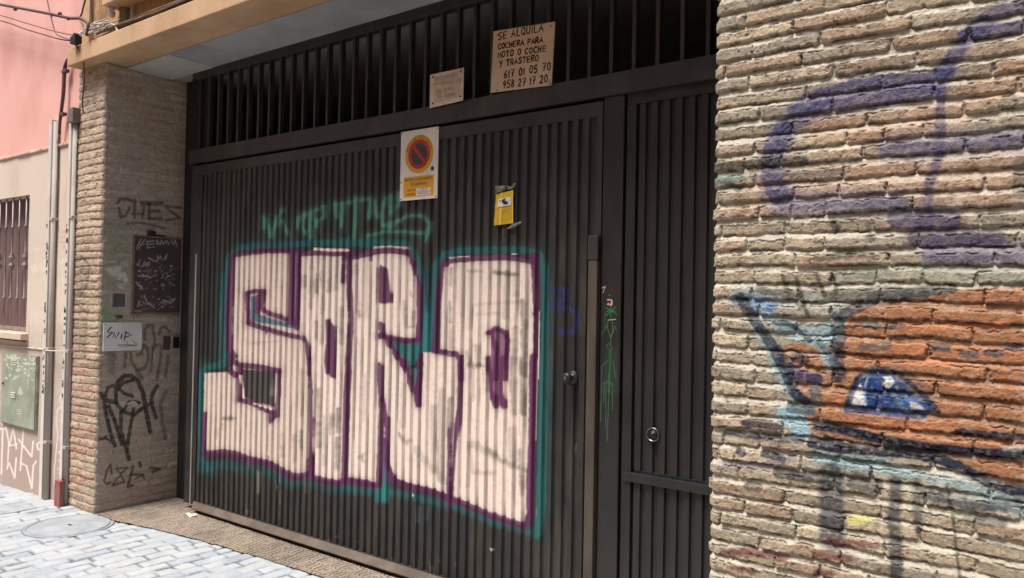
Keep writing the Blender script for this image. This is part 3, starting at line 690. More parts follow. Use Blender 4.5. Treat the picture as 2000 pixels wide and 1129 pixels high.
kb = MB().lathe([(0.033, -0.001), (0.033, -0.006), (0.026, -0.010), (0.013, -0.012), (0.012, -0.034), (0.020, -0.038), (0.0265, -0.048), (0.0265, -0.056), (0.021, -0.064), (0.010, -0.067)], (-1.935, 0.0, 1.193)).build('knob', m_black, gate, smooth=True)
MB().lathe([(0.008, -0.0672), (0.007, -0.0685), (0.002, -0.069)], (-1.935, 0.0, 1.193), seg=14).build('keyhole', m_chrome, kb, smooth=True)

# ---------------------------------------------------------------- side door
door = empty('side_door', (-1.36, 0.02, 0.0), 'narrow ribbed dark steel side door beside the brick wall', 'door')
def rib_sheet(x0, x1, z0, z1, pitch, raised, depth, y0, name, parent):
    ax, ay = rib_axis(x0, x1, pitch, raised, depth)
    X, Z = np.meshgrid(ax, np.linspace(z0, z1, 24)); Y = np.broadcast_to(ay, X.shape) + y0
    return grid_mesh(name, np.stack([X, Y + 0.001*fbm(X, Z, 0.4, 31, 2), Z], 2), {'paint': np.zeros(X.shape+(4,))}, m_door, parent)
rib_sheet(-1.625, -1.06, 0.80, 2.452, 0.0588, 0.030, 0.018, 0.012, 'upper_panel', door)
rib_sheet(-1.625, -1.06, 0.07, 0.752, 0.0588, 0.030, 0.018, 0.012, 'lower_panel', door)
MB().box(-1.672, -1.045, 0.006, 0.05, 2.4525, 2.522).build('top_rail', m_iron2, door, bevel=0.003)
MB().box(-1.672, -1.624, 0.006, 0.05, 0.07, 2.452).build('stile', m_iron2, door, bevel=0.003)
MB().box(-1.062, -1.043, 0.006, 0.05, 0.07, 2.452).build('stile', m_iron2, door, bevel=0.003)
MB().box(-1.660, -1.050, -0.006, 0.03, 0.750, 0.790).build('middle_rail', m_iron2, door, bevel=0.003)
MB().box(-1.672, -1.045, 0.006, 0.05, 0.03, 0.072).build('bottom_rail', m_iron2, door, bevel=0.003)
lk = MB().lathe([(0.0315, 0.016), (0.0315, 0.002), (0.0300, -0.001), (0.0270, -0.001), (0.0262, 0.003)], (-1.516, 0.0, 0.972)).build('lock_ring', m_chrome, door, smooth=True)
MB().lathe([(0.0262, 0.0025), (0.018, 0.0015), (0.010, -0.004), (0.009, -0.008)], (-1.516, 0.0, 0.972)).build('lock_cylinder', m_black, lk, smooth=True)

# ---------------------------------------------------------------- fixed frame with the barred transom
frame = empty('gate_frame', (-3.3, 0.0, 2.55), 'fixed iron frame with a row of upright bars above the gate', 'barred frame')
MB().box(-5.262, -1.042, -0.020, 0.05, 2.503, 2.606).build('transom_rail', m_iron, frame, bevel=0.004)
MB().box(-5.262, -1.042, -0.004, 0.045, 3.118, 3.178).build('head_rail', m_iron, frame, bevel=0.003)
MB().box(-5.535, -5.225, 0.112, 0.17, 0.0, 3.178).build('jamb_post', m_iron2, frame, bevel=0.003)
MB().box(-1.785, -1.680, -0.006, 0.07, 0.0, 2.5025)  .build('mullion', m_iron2, frame, bevel=0.004)
for i in range(36):
    x = -5.165 + i*0.1175
    if x > -1.07: break
    MB().box(x-0.010, x+0.010, 0.0, 0.034, 2.6065, 3.1175).build('bar', m_iron, frame, bevel=0.002)
# green doodle on the mullion
def M_(*p): return [(1140+a/3.32, 540+b/3.32) for a, b in p]
mx, mz = np.meshgrid(np.linspace(-1.781, -1.684, 36), np.arange(0.62, 1.76, 0.0035))
mp = Paint(*to_px(mx, np.full_like(mx, -0.0075), mz))
gr = lin(66,112,82); gk = dict(soft=1.1, rough=0.3)
for p, wd in ((((160,275),(150,320),(175,400),(200,330)), 1.6), (((185,285),(190,350),(175,400),(175,440)), 1.6), (((150,320),(115,378)), 1.6), (((140,230),(135,330)), 1.2),
              (((145,450),(165,435),(188,470),(170,480),(145,450)), 1.6), (((172,480),(168,640)), 2.2), (((165,540),(118,580),(110,940)), 1.6), (((168,580),(190,545),(208,660)), 1.6),
              (((130,690),(185,690)), 2.2), (((140,670),(190,710)), 2), (((165,630),(165,755)), 3.4), (((135,690),(127,820)), 1.6), (((187,690),(187,865)), 1.6), (((145,700),(142,980)), 1.5), (((165,750),(150,1070)), 1.8), (((200,320),(215,350)), 1.3)):
    mp.stroke(M_(*p), wd*0.8, gr, a=0.85, **gk)
for p in (((140,200),(215,245)), ((210,195),(145,255)), ((175,190),(175,265)), ((150,225),(205,225))): mp.stroke(M_(*p), 2.0, lin(40,110,66), a=0.9, **gk)
mp.poly(M_((150,480),(215,480),(215,760),(120,760)), lin(24,70,44), a=0.35, soft=4)
mp.stroke(M_((155,150),(182,155),(180,185),(155,180)), 2.4, lin(206,180,176), a=0.9, soft=1)
mp.stroke(M_((160,170),(172,180)), 2.6, lin(190,60,60), a=0.9, soft=1)
mp.stroke(M_((162,282),(205,278)), 1.6, lin(190,196,190), a=0.9, soft=1)
mp.stroke(M_((120,75),(140,65),(125,105)), 2, lin(170,166,160), a=0.8, soft=1)
mp.stroke(M_((165,120),(172,125)), 1.4, lin(170,166,160), a=0.7, soft=1)
grid_mesh('painted_doodle', np.stack([mx, np.full_like(mx, -0.0075), mz], 2), {'paint': mp.rgba().reshape(mx.shape+(4,))}, m_door, frame)

# ================================================================ NOTICES
GL = {'S': [[(.9,.85),(.6,1),(.2,.9),(.12,.7),(.4,.52),(.8,.4),(.88,.18),(.5,0),(.05,.1)]], 'E': [[(.9,1),(.12,.98),(.08,0),(.9,.03)], [(.1,.52),(.75,.52)]],
 'A': [[(0,0),(.5,1),(1,0)], [(.2,.36),(.82,.36)]], 'L': [[(.1,1),(.1,0),(.85,.03)]], 'Q': [[(.5,1),(.1,.8),(.08,.25),(.5,0),(.9,.25),(.92,.8),(.5,1)], [(.6,.25),(1,-.1)]],
 'U': [[(.08,1),(.1,.2),(.5,0),(.88,.2),(.92,1)]], 'I': [[(.5,1),(.5,0)]], 'C': [[(.95,.85),(.55,1),(.12,.75),(.1,.25),(.5,0),(.95,.12)]],
 'O': [[(.5,1),(.12,.8),(.1,.22),(.5,0),(.9,.22),(.9,.8),(.5,1)]], 'H': [[(.1,1),(.1,0)], [(.9,1),(.9,0)], [(.1,.5),(.9,.52)]], 'R': [[(.1,0),(.1,1),(.7,.97),(.88,.75),(.65,.52),(.12,.48)], [(.45,.5),(.95,0)]],
 'P': [[(.12,0),(.12,1),(.75,.96),(.9,.74),(.65,.5),(.14,.47)]], 'M': [[(0,0),(.12,1),(.5,.35),(.88,1),(1,0)]], 'T': [[(0,.98),(1,1)], [(.5,1),(.48,0)]], 'Y': [[(.02,1),(.5,.5)], [(.98,1),(.3,-.25)]],
 'D': [[(.1,0),(.1,1),(.6,.95),(.92,.6),(.85,.25),(.5,0),(.1,0)]], 'N': [[(.08,0),(.1,1),(.88,0),(.92,1)]], 'B': [[(.1,0),(.1,1),(.7,.95),(.8,.75),(.6,.53),(.1,.5)], [(.6,.53),(.92,.3),(.75,.05),(.1,0)]], 'G': [[(.92,.85),(.5,1),(.1,.7),(.12,.2),(.55,0),(.92,.15),(.92,.45),(.6,.45)]],
 'V': [[(0,1),(.5,0),(1,1)]], '.': [[(.4,.05),(.5,.02)]],
 '0': [[(.5,1),(.15,.75),(.15,.25),(.5,0),(.85,.25),(.85,.75),(.5,1)]], '1': [[(.2,.72),(.6,1),(.52,0)]], '2': [[(.1,.8),(.45,1),(.82,.8),(.7,.5),(.05,0),(.95,.03)]], '3': [[(.1,.95),(.8,.95),(.45,.6),(.85,.4),(.7,.05),(.1,.05)]], '4': [[(.7,0),(.7,1),(.05,.3),(.95,.3)]], '5': [[(.9,1),(.25,.97),(.2,.55),(.7,.58),(.9,.3),(.6,0),(.1,.08)]],
 '6': [[(.8,.98),(.35,.7),(.12,.3),(.4,0),(.8,.12),(.82,.38),(.5,.5),(.16,.3)]], '7': [[(.1,.97),(.9,1),(.4,0)], [(.3,.5),(.8,.52)]], '8': [[(.5,.53),(.15,.75),(.5,1),(.85,.78),(.5,.53),(.1,.25),(.5,0),(.9,.25),(.5,.53)]], '9': [[(.85,.75),(.5,.5),(.15,.7),(.45,1),(.82,.85),(.8,.5),(.4,0)]], '/': [[(.1,0),(.9,1)]]}
def ribbon(mb, pts, hw, y, th=0.0006):
    # flat pen stroke lying on a vertical board facing the street, pts in (x, z)
    P = [np.array(p, float) for p in pts]; n = len(P); L, R = [], []
    for i in range(n):
        t = P[min(i+1, n-1)]-P[max(i-1, 0)]; t = t/(np.linalg.norm(t)+1e-9); nrm = np.array([-t[1], t[0]])
        e = -t*hw*0.6 if i == 0 else (t*hw*0.6 if i == n-1 else 0*t)
        L.append(P[i]+nrm*hw+e); R.append(P[i]-nrm*hw+e)
    vs = [(p[0], y, p[1]) for p in L] + [(p[0], y, p[1]) for p in R] 
    mb.add(vs, [(i, i+1, n+i+1, n+i) for i in range(n-1)])
def smooth_path(pts, k=3):
    if len(pts) < 3: return pts
    out = []; P = [np.array(p, float) for p in pts]; P = [2*P[0]-P[1]] + P + [2*P[-1]-P[-2]]
    for i in range(1, len(P)-2):
        for j in range(k):
            t = j/k; a, b, c, d = P[i-1:i+3]
            out.append(0.5*((2*b)+(-a+c)*t+(2*a-5*b+4*c-d)*t*t+(-a+3*b-3*c+d)*t**3))
    out.append(P[-2]); return out
def write(mb, text, p0, p1, h, y, hw, jit=0.04, gap=0.34, rng=random):
    p0, p1 = np.array(p0), np.array(p1); W = np.linalg.norm(p1-p0); u = (p1-p0)/W; v = np.array([-u[1], u[0]])
    wd = [0.7 if ch == ' ' else (0.35 if ch in '1I.' else 1.0) for ch in text]
    unit = W/(sum(wd)+gap*(len(text)-1)); x = 0
    for ch, w_ in zip(text, wd):
        ox, oy, sc = rng.uniform(-jit, jit)*unit, rng.uniform(-jit, jit)*h, 1+rng.uniform(-jit, jit)
        for st in GL.get(ch, []):
            pts = [p0 + u*(x+ox+(a if w_ == 1 else 0.5*w_+(a-0.5)*0.6)*unit*sc) + v*(oy+b*h*sc) for a, b in st]
            ribbon(mb, smooth_path(pts) if ch in 'SCOQURPDBG023568964' else pts, hw*rng.uniform(0.85, 1.15), y)
        x += (w_+gap)*unit
def quad_board(name, corners, y, th, m, label, cat, parent=None, bevel=0.001, wob=0.0):
    # corners as seen in the photograph (tl, tr, br, bl) put on the upright plane y
    q = [on_y(p, y) for p in corners]
    pts = [(p[0], y, p[2]) for p in q]
    o = MB().prism(pts, (0, th, 0)).build(name, m, parent, bevel=bevel)
    if label: tag(o, label, cat)
    return o, q
def xz(p, y): a = on_y(p, y); return (a[0], a[2])
def font_text(body, size, x, y, z, m, name, parent, align='CENTER', sx=1.0, rot=0.0):
    cu = bpy.data.curves.new(name, 'FONT'); cu.body = body; cu.size = size; cu.align_x = align; cu.align_y = 'CENTER'; cu.resolution_u = 3
    ob = bpy.data.objects.new(name, cu); COL.objects.link(ob)
    dg = bpy.context.evaluated_depsgraph_get(); me = bpy.data.meshes.new_from_object(ob.evaluated_get(dg))
    bpy.data.objects.remove(ob); bpy.data.curves.remove(cu)
    me.transform(Matrix.Translation((x, y, z)) @ Matrix.Rotation(-rot, 4, 'Y') @ Matrix.Rotation(math.pi/2, 4, 'X') @ Matrix.Diagonal((sx, 1, 1, 1)))
    return me
def join_text(name, mes, m, parent):
    bm = bmesh.new()
    for me in mes: bm.from_mesh(me); bpy.data.meshes.remove(me)
    me = bpy.data.meshes.new(name); bm.to_mesh(me); bm.free(); return link(name, me, m, parent)

m_board = simple('brown_painted_board', lin(196,168,142), rough=0.75, var=0.08, scale=6, dirt=lin(170,140,112))
m_pen = simple('dark_marker_ink', lin(58,40,30), rough=0.6, var=0.2, bmp=0)
m_plate = simple('yellowed_plate', lin(206,190,172), rough=0.45, var=0.1, scale=10, dirt=lin(168,146,126))
m_fade = simple('faded_print', lin(140,118,102), rough=0.7, var=0.25, bmp=0, scale=30)
m_white = simple('white_enamel', lin(214,206,196), rough=0.4, var=0.05, dirt=lin(186,172,156))
m_amber = simple('amber_print', lin(206,152,44), rough=0.45, var=0.08, bmp=0)
m_red = simple('red_print', lin(176,44,32), rough=0.45, var=0.1, bmp=0)
m_navy = simple('faded_blue_print', lin(58,58,62), rough=0.45, var=0.15, bmp=0)
m_ink = simple('black_print', lin(40,32,26), rough=0.5, var=0.1, bmp=0)
m_screw = simple('small_screw', lin(70,64,58), rough=0.4, metal=0.6, bmp=0)
m_tape = simple('greyed_clear_tape', lin(120,110,98), rough=0.22, var=0.3, scale=40)
m_yel = simple('yellow_plastic_notice', lin(206,172,44), rough=0.32, var=0.1, scale=30, bmp=0.3)

# handwritten rental board wired to the bars
yb = -0.030
bo, q = quad_board('rental_sign', [(964,61), (1084,42), (1077,166), (958,181)], yb, 0.006, m_board, 'square brown board handwritten with a garage rental offer and two phone numbers', 'sign', bevel=0.0015)
def R2(a, b): return (760+a/4.705, b/4.705)
mb = MB()
for txt, a, b, h in (('SE ALQUILA', (1003,366), (1415,284), 64), ('COCHERA PARA', (1000,452), (1410,386), 46), ('MOTO O COCHE', (1000,530), (1438,470), 50), ('Y TRASTERO', (1012,612), (1372,556), 50),
                     ('617 01 05 70', (1055,722), (1485,640), 66), ('958 27 17 20.', (1045,812), (1475,752), 64)):
    p0, p1 = xz(R2(*a), yb), xz(R2(*b), yb); hh = xz(R2(a[0], a[1]-h), yb)[1]-p0[1]
    write(mb, txt, p0, p1, hh, yb-0.0008, 0.0036)
mb.build('handwriting', m_pen, bo)
for p in ((1001,322), (1490,242), (990,830), (1480,770)):
    c = on_y(R2(*p), yb); MB().lathe([(0.004, -0.0005), (0.0035, -0.002)], (c[0], yb, c[2]), seg=10).build('wire_hole', m_ink, bo)

# small screwed plate with faded print
yp = -0.034
po, q = quad_board('small_plate', [(840,146), (906,132), (904,196), (839,211)], yp, 0.004, m_plate, 'small yellowed plate with faded print screwed below the bars', 'sign', bevel=0.001)
pw = [on_y(p, yp) for p in ((849,151), (897,140), (896,190), (847,203))]
MB().prism([(p[0], yp-0.0025, p[2]) for p in pw], (0, 0.0022, 0)).build('plastic_cover', simple('crinkled_cover', lin(196,172,148), rough=0.3, var=0.14, scale=26, bmp=0.5), po, bevel=0.0006)
def P2(a, b): return (830+a/11.29, 120+b/11.29)
mb = MB()
for txt, a, b, h in (('PROHIBIDO', (215,440), (720,330), 75), ('APARCAMIENTO', (200,545), (810,455), 75), ('TEL 258863', (270,700), (665,625), 70), ('TEL 258897', (270,805), (665,770), 75)):
    p0, p1 = xz(P2(*a), yp), xz(P2(*b), yp); write(mb, txt, p0, p1, xz(P2(a[0], a[1]-h), yp)[1]-p0[1], yp-0.0031, 0.0015, jit=0.0)
mb.build('faded_lettering', m_fade, po)
for p in ((182,350), (795,220), (785,770), (178,930)):
    c = on_y(P2(*p), yp); MB().lathe([(0.0055, -0.0026), (0.005, -0.005), (0.002, -0.0056)], (c[0], yp, c[2]), seg=12).build('screw', m_screw, po, smooth=True)

# no-parking plate
yv = -0.006
vo = MB().box(-3.100, -2.815, yv, yv+0.0015, 2.101, 2.492).build('no_parking_sign', m_white, bevel=0.0006)
tag(vo, 'white and amber no parking plate with a crossed red circle, on the gate', 'sign')
xc_, zc_ = -2.957, 2.354
disc = lambda r0, y, n=48: MB().add([(xc_+r0*math.cos(k*2*math.pi/n), y, zc_+r0*math.sin(k*2*math.pi/n)) for k in range(n)], [tuple(range(n))])
disc(0.107, yv-0.0004).build('amber_disc', m_amber, vo); disc(0.083, yv-0.0008).build('red_ring', m_red, vo); disc(0.060, yv-0.0012).build('blue_disc', m_navy, vo)
a = math.radians(-47); u_, n_ = np.array([math.cos(a), math.sin(a)]), np.array([-math.sin(a), math.cos(a)])
MB().add([(xc_+s1*0.064*u_[0]+s2*0.0095*n_[0], yv-0.0016, zc_+s1*0.064*u_[1]+s2*0.0095*n_[1]) for s1, s2 in ((-1,-1),(1,-1),(1,1),(-1,1))], [(0,1,2,3)]).build('red_bar', m_red, vo)
MB().box(-3.072, -2.843, yv-0.0004, yv-0.0001, 2.118, 2.232).build('amber_panel', m_amber, vo)
for z in (2.152, 2.129): MB().box(-2.972, -2.866, yv-0.0008, yv-0.0005, z-0.0095+0.004, z+0.0085+0.004).build('white_field', m_white, vo)
yt = yv-0.0010
mes = [font_text('EXCMO. AYUNTAMIENTO', 0.0225, -2.957, yt, 2.214, m_ink, 't', vo, sx=0.80), font_text('DE GRANADA', 0.0225, -2.957, yt, 2.189, m_ink, 't', vo, sx=0.86),
       font_text('PLACA Nº', 0.017, -2.978, yt, 2.156, m_ink, 't', vo, 'RIGHT', 0.85), font_text('HORARIO', 0.017, -2.978, yt, 2.133, m_ink, 't', vo, 'RIGHT', 0.85),
       font_text('1.141/91', 0.0215, -2.919, yt, 2.156, m_ink, 't', vo, sx=0.9), font_text('PERMANENTE', 0.0165, -2.919, yt, 2.133, m_ink, 't', vo, sx=0.82)]
join_text('panel_lettering', mes, m_ink, vo); mes = []
arc = 'PASO DE VEHICULOS'
for i, ch in enumerate(arc):
    th = math.radians(164 - i*(148/(len(arc)-1)))
    if ch != ' ': mes.append(font_text(ch, 0.0225, xc_+0.0945*math.cos(th), yt, zc_+0.0945*math.sin(th), m_ink, 't', vo, rot=th-math.pi/2))
join_text('ring_lettering', mes, m_ink, vo)
MB().lathe([(0.013, -0.0003), (0.0125, -0.0007), (0.002, -0.0008)], (-2.855, yv, 2.265), seg=20).build('round_seal', m_navy, vo)
for x, z in ((-3.090, 2.482), (-2.824, 2.482), (-3.091, 2.205), (-2.826, 2.111), (-3.090, 2.111)):
    MB().lathe([(0.0042, -0.0002), (0.0038, -0.002), (0.001, -0.0024)], (x, yv, z), seg=10).build('rivet', m_screw, vo, smooth=True)

# crumpled yellow notice taped to the ribs
def Y2(a, b): return (940+a/8.68, 330+b/8.68)
ys = -0.010
tl, tr, br, bl = [on_y(Y2(*p), ys) for p in ((248,425), (545,360), (545,925), (212,960))]
U, V = np.meshgrid(np.linspace(0, 1, 26), np.linspace(0, 1, 40))
top = tl[None, None]*(1-U[..., None]) + tr[None, None]*U[..., None]; bot = bl[None, None]*(1-U[..., None]) + br[None, None]*U[..., None]
P = bot*(1-V[..., None]) + top*V[..., None]
P[..., 1] = ys - 0.004*np.exp(-((U-0.33)/0.06)**2)*(1-0.4*V) + 0.003*fbm(U*0.1, V*0.17, 0.03, 4, 3) - 0.003*np.exp(-((U-0.97)/0.05)**2) + 0.004*np.exp(-((U-0.27)/0.03)**2)*(1-V)
yc = np.zeros(U.shape+(4,)); yc[..., 3] = 1
def fill(u0, u1, v0, v1, rgb): 
    k = (U >= u0) & (U <= u1) & (V >= v0) & (V <= v1); yc[k, :3] = rgb
yc[..., :3] = lin(208,172,40); fill(0, 1, 0, 0.54, lin(184,146,36)); fill(0, 0.27, 0, 0.52, lin(196,160,40)); fill(0.28, 0.38, 0, 1, lin(216,188,84)); fill(0.93, 1, 0, 1, lin(216,188,84))
m_not, t_, p_ = mat('crumpled_yellow_plastic'); at_ = nd(t_, 'ShaderNodeAttribute', attribute_name='print'); t_.links.new(at_.outputs['Color'], p_.inputs['Base Color']); p_.inputs['Roughness'].default_value = 0.28
bump(t_, p_, noise_fac(t_, 60, 3), 0.35, 0.002)
yo = grid_mesh('yellow_notice', P, {'print': yc}, m_not); so_ = yo.modifiers.new('thickness', 'SOLIDIFY'); so_.thickness = 0.0004
tag(yo, 'crumpled yellow plastic notice with a small white picture taped to the gate', 'notice')
def sub(u, v): 
    i, j = int(round(v*39)), int(round(u*25)); p = P[i, j]; return (p[0], p[1]-0.0028, p[2])
def patch(name, u0, u1, v0, v1, m, n=6):
    mb = MB(); us = np.linspace(u0, u1, n); vs = [sub(u, v0) for u in us]+[sub(u, v1) for u in us]
    mb.add(vs, [(i, i+1, n+i+1, n+i) for i in range(n-1)]); return mb.build(name, m, yo, smooth=True)
patch('picture_panel', 0.16, 0.86, 0.56, 0.82, m_white)
mb = MB(); c = sub(0.58, 0.69)
for dx, dz, r in ((-0.012,0.004,0.008), (0.0,-0.004,0.010), (0.012,-0.006,0.008), (-0.003,0.012,0.006), (-0.030,0.006,0.004)):
    mb.lathe([(r, -0.001), (r*0.7, -0.0016)], (c[0]+dx, c[1], c[2]+dz), seg=9)
mb.build('picture', m_ink, yo)
m_line = simple('brown_small_print', lin(150,112,30), rough=0.4, bmp=0)
for k, v in enumerate((0.50, 0.45, 0.40, 0.35, 0.28, 0.23, 0.17, 0.12)): patch('print_line', 0.40, 0.90 if k % 3 else 0.80, v, v+0.013, m_line)
def tape(pts, label, seed):
    q = [on_y(Y2(*p), ys-0.003) for p in pts]; mb = MB(); rng = random.Random(seed); n = len(q)//2
    vs = [(p[0], p[1]+rng.uniform(-0.006, 0.004), p[2]) for p in q]; mb.add(vs, [(i, i+1, n+i+1, n+i) for i in range(n-1)])
    o = mb.build('tape_strip', m_tape, None, smooth=True); s = o.modifiers.new('thickness', 'SOLIDIFY'); s.thickness = 0.0005
    return tag(o, label, 'tape', 'tape around the yellow notice')
tape([(245,290),(330,280),(410,275),(412,360),(250,410),(330,390),(410,365),(414,362)][:3]+[(250,410),(330,390),(412,362)], 'clear tape strip over the top of the yellow notice', 1)
tape([(420,270),(500,300),(560,250),(590,240),(425,350),(500,345),(555,310),(590,262)], 'curled loose tape end at the top right of the yellow notice', 2)
tape([(440,1010),(540,930),(650,900),(690,880),(450,1025),(550,1000),(640,950),(670,935)], 'grey tape strip peeling below the yellow notice', 3)

# ================================================================ BUILDING ROUND THE GATE
m_beam = simple('ochre_render', lin(192,160,128), rough=0.88, var=0.10, scale=3.5, dirt=lin(166,128,96), stretch=(1.2, 1.2, 0.5), bmp=0.5, spec=0.2)
m_soffit = simple('grey_soffit_render', lin(158,158,158), rough=0.9, var=0.14, scale=1.6, dirt=lin(112,108,104), bmp=0.3, spec=0.2)
m_dark = simple('dark_garage_render', lin(70,62,58), rough=0.95, var=0.2, bmp=0)
m_streak = simple('streaked_brown_render', lin(176,140,104), rough=0.9, var=0.28, scale=9, stretch=(5, 5, 0.35), dirt=lin(120,90,62), spec=0.2)
beam = MB().box(-5.90, 3.0, -0.600, -0.345, 3.181, 3.304).build('lintel_beam', m_beam, bevel=0.006)
tag(beam, 'ochre rendered beam running over the gateway', 'beam')
soff = MB().box(XL-0.4, 3.0, -0.3445, 3.4, 3.180, 3.30).build('soffit', m_soffit); tag(soff, 'grey rendered soffit between the ochre beam and the barred frame', 'ceiling')
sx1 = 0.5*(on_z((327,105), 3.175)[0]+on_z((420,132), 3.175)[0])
MB().box(XL+0.002, sx1, -0.344, -0.006, 3.1725, 3.1795).build('paler_soffit_strip', simple('pale_soffit_tone', lin(184,182,178), rough=0.85, var=0.08), soff, bevel=0.001)  # thin strip in a paler tone along the left end of the soffit
uw = MB().box(-5.80, 3.0, -0.470, 0.2, 3.3045, 7.2).build('upper_wall', m_streak); tag(uw, 'streaked brown rendered wall above the ochre beam', 'wall')
MB().box(-5.93, -5.8005, -0.500, 0.2, 3.3045, 7.2).build('corner_pilaster', m_beam, uw, bevel=0.006)
MB().box(-5.40, 3.0, -0.600, -0.4705, 3.515, 3.70).build('balcony_edge', m_beam, uw, bevel=0.006)
gi = MB().box(XL-0.4, 3.0, 3.4, 3.5, 0, 3.3).box(XL-0.42, XL-0.40, -0.2, 3.4, 0, 3.3).box(3.0, 3.1, -0.3, 3.5, 0, 7.2).build('garage_interior', simple('dim_garage_render', lin(126,118,110), rough=0.95, var=0.2, bmp=0))
tag(gi, 'dark garage walls seen between the bars', 'interior wall')
mp_ = MB().box(XR+0.012, 2.6, FACE+0.025, 0.2, 0.0, 3.179).build('wall_core', m_dark, brick_right)
MB().box(XL-0.378, XL-0.012, FACE+0.025, 0.25, 0.0, 3.179).build('wall_core', m_dark, brick_left)

# ================================================================ NEIGHBOURING HOUSE
W_ = -0.492
def house_surface(name, base, var_rgb, paintfn, x0, x1, z0, z1, step, parent, y=W_, rough=0.9):
    X, Z = np.meshgrid(np.linspace(x0, x1, max(2, int((x1-x0)/step))), np.linspace(z0, z1, max(2, int((z1-z0)/step))))
    c = np.array(base)[None, None]*(1+0.07*fbm(X, Z, 0.5, 12, 4))[..., None]
    m_ = sstep(0.0, 0.6, fbm(X*1.4, Z*0.7, 0.35, 14, 4))[..., None]*0.5
    c = c*(1-m_) + np.array(var_rgb)[None, None]*m_
    p = Paint(*to_px(X, np.full_like(X, y), Z)); paintfn(p, X, Z)
    a = p.a.reshape(X.shape)[..., None]; c = c*(1-a) + p.rgb.reshape(X.shape+(3,))*a
    Y = np.full_like(X, y) + 0.003*fbm(X, Z, 0.4, 15, 3)
    return grid_mesh(name, np.stack([X, Y, Z], 2), {'pigment': np.concatenate([np.clip(c, 0, 0.95), np.ones(X.shape+(1,))], 2)}, m_plaster, parent)
m_plaster = pigment('painted_plaster', rough=0.9, grain=0.05, bmp=0.35, scale=45)
house = empty('neighbour_house', (-7.0, W_, 0.0), 'house with pink upper wall and beige lower wall left of the brick pillar', 'house')
PINK, BEIGE, MAUVE = lin(224,172,162), lin(208,194,180), lin(168,152,144)
def pp(c, X, Z): pass
house_surface('pink_wall', PINK, lin(210,150,140), pp, -7.9, -5.90, 2.665, 7.2, 0.03, house)
MB().box(-14, -7.9, W_, W_+0.1, 2.665, 7.2).build('pink_wall_far', simple('pink_plaster', PINK, rough=0.9, var=0.08, scale=3), house)
L1 = lambda *p: [(a/3.322, 660+b/3.322) for a, b in p]
L0 = lambda *p: [(a/3.528, 360+b/3.528) for a, b in p]
def lower(c, X, Z):
    WT = lin(226,218,210)
    c.poly([(60,640),(140,640),(140,1000),(-20,1000),(-20,676)], MAUVE, a=0.55, soft=40, rough=8)
    c.poly([(-20,830),(150,870),(140,1000),(-20,1000)], lin(150,124,118), a=0.5, soft=40, rough=8)
    t = dict(soft=1.4, rough=0.5)
    for p, wd in ((((0,590),(40,590)), 3), (((18,590),(10,880)), 3), (((40,580),(60,700),(85,590),(105,720)), 3), (((60,700),(110,690)), 2.6), (((55,690),(50,840)), 2.6), (((45,850),(60,810),(95,910),(105,780)), 3),
                  (((150,600),(130,860)), 3), (((120,660),(150,700),(205,770),(215,670)), 3), (((130,810),(170,830),(205,975),(215,830),(235,800)), 3), (((265,670),(240,690),(245,720),(265,730)), 3.4)):
        c.stroke(L1(*p), wd, WT, a=0.95, **t)
    for p in (((405,400),(395,370),(385,400),(400,440)), ((395,440),(370,470),(365,560),(375,620),(362,760),(352,870),(352,950),(372,965),(400,940),(412,860),(412,640)), ((390,460),(410,440),(400,500)), ((390,540),(405,520),(400,545)), ((395,565),(400,600),(415,600)),
              ((395,700),(390,640),(420,650)), ((380,740),(400,720),(395,760),(382,745)), ((380,800),(405,760),(400,810)), ((375,850),(400,840),(380,880)), ((368,930),(372,935))):
        c.stroke(L1(*p), 1.7, WT, a=0.95, soft=1, rough=0.3)
    for p in (((395,110),(395,60),(430,45)), ((380,150),(430,190)), ((430,240),(390,330),(370,360))): c.stroke(L1(*p), 1.6, lin(206,190,170), a=0.8, soft=1.2)
    rd = lin(206,126,112)
    for p in (((430,330),(500,310)), ((420,370),(500,350)), ((420,400),(490,390)), ((430,440),(500,400)), ((450,330),(470,440))): c.stroke(L0(*p), 3, rd, a=0.6, soft=3)
    pt = lin(226,216,196)
    for p in (((215,560),(230,610),(240,560),(255,600)), ((260,590),(285,540),(290,600)), ((300,600),(310,520),(330,590)), ((220,450),(290,445)), ((270,670),(320,640)), ((410,520),(420,550),(440,510),(450,550),(470,500),(490,540)), ((430,640),(455,760),(475,680)), ((425,960),(440,880),(470,890),(475,960))):
        c.stroke(L0(*p), 2.6, pt, a=0.6, soft=2)
    for a in (215, 232, 250, 265, 280, 296): c.stroke(L0((a,880),(a-4,1129)), 2.2, pt, a=0.55, soft=2)
house_surface('beige_wall', BEIGE, lin(188,166,148), lower, -6.742, -5.90, 1.15, 2.664, 0.012, house)
house_surface('beige_wall_base', BEIGE, lin(176,152,138), lower, -7.9, -5.90, -0.12, 1.1495, 0.009, house)
house_surface('beige_wall_head', BEIGE, lin(196,174,156), lower, -7.9, -6.7425, 2.324, 2.664, 0.03, house)
MB().box(-14, -7.9, W_, W_+0.1, -0.3, 2.664).build('beige_wall_far', simple('beige_plaster', BEIGE, rough=0.9, var=0.08, scale=3), house)
MB().box(-14, -5.925, W_+0.12, W_+0.3, -0.3, 7.2).build('wall_core', m_dark, house)
# chipped ledge between the two colours
mb = MB()
for i in range(26):
    x = -7.9+i*0.0765; mb.box(x, x+0.076, W_-0.012-0.006*hsh(np.array([i]), np.array([3]), 2)[0], W_+0.02, 2.652, 2.668+0.010*hsh(np.array([i]), np.array([5]), 2)[0])
mb.build('chipped_ledge', simple('chipped_plaster', lin(206,176,160), rough=0.9), house, bevel=0.004)
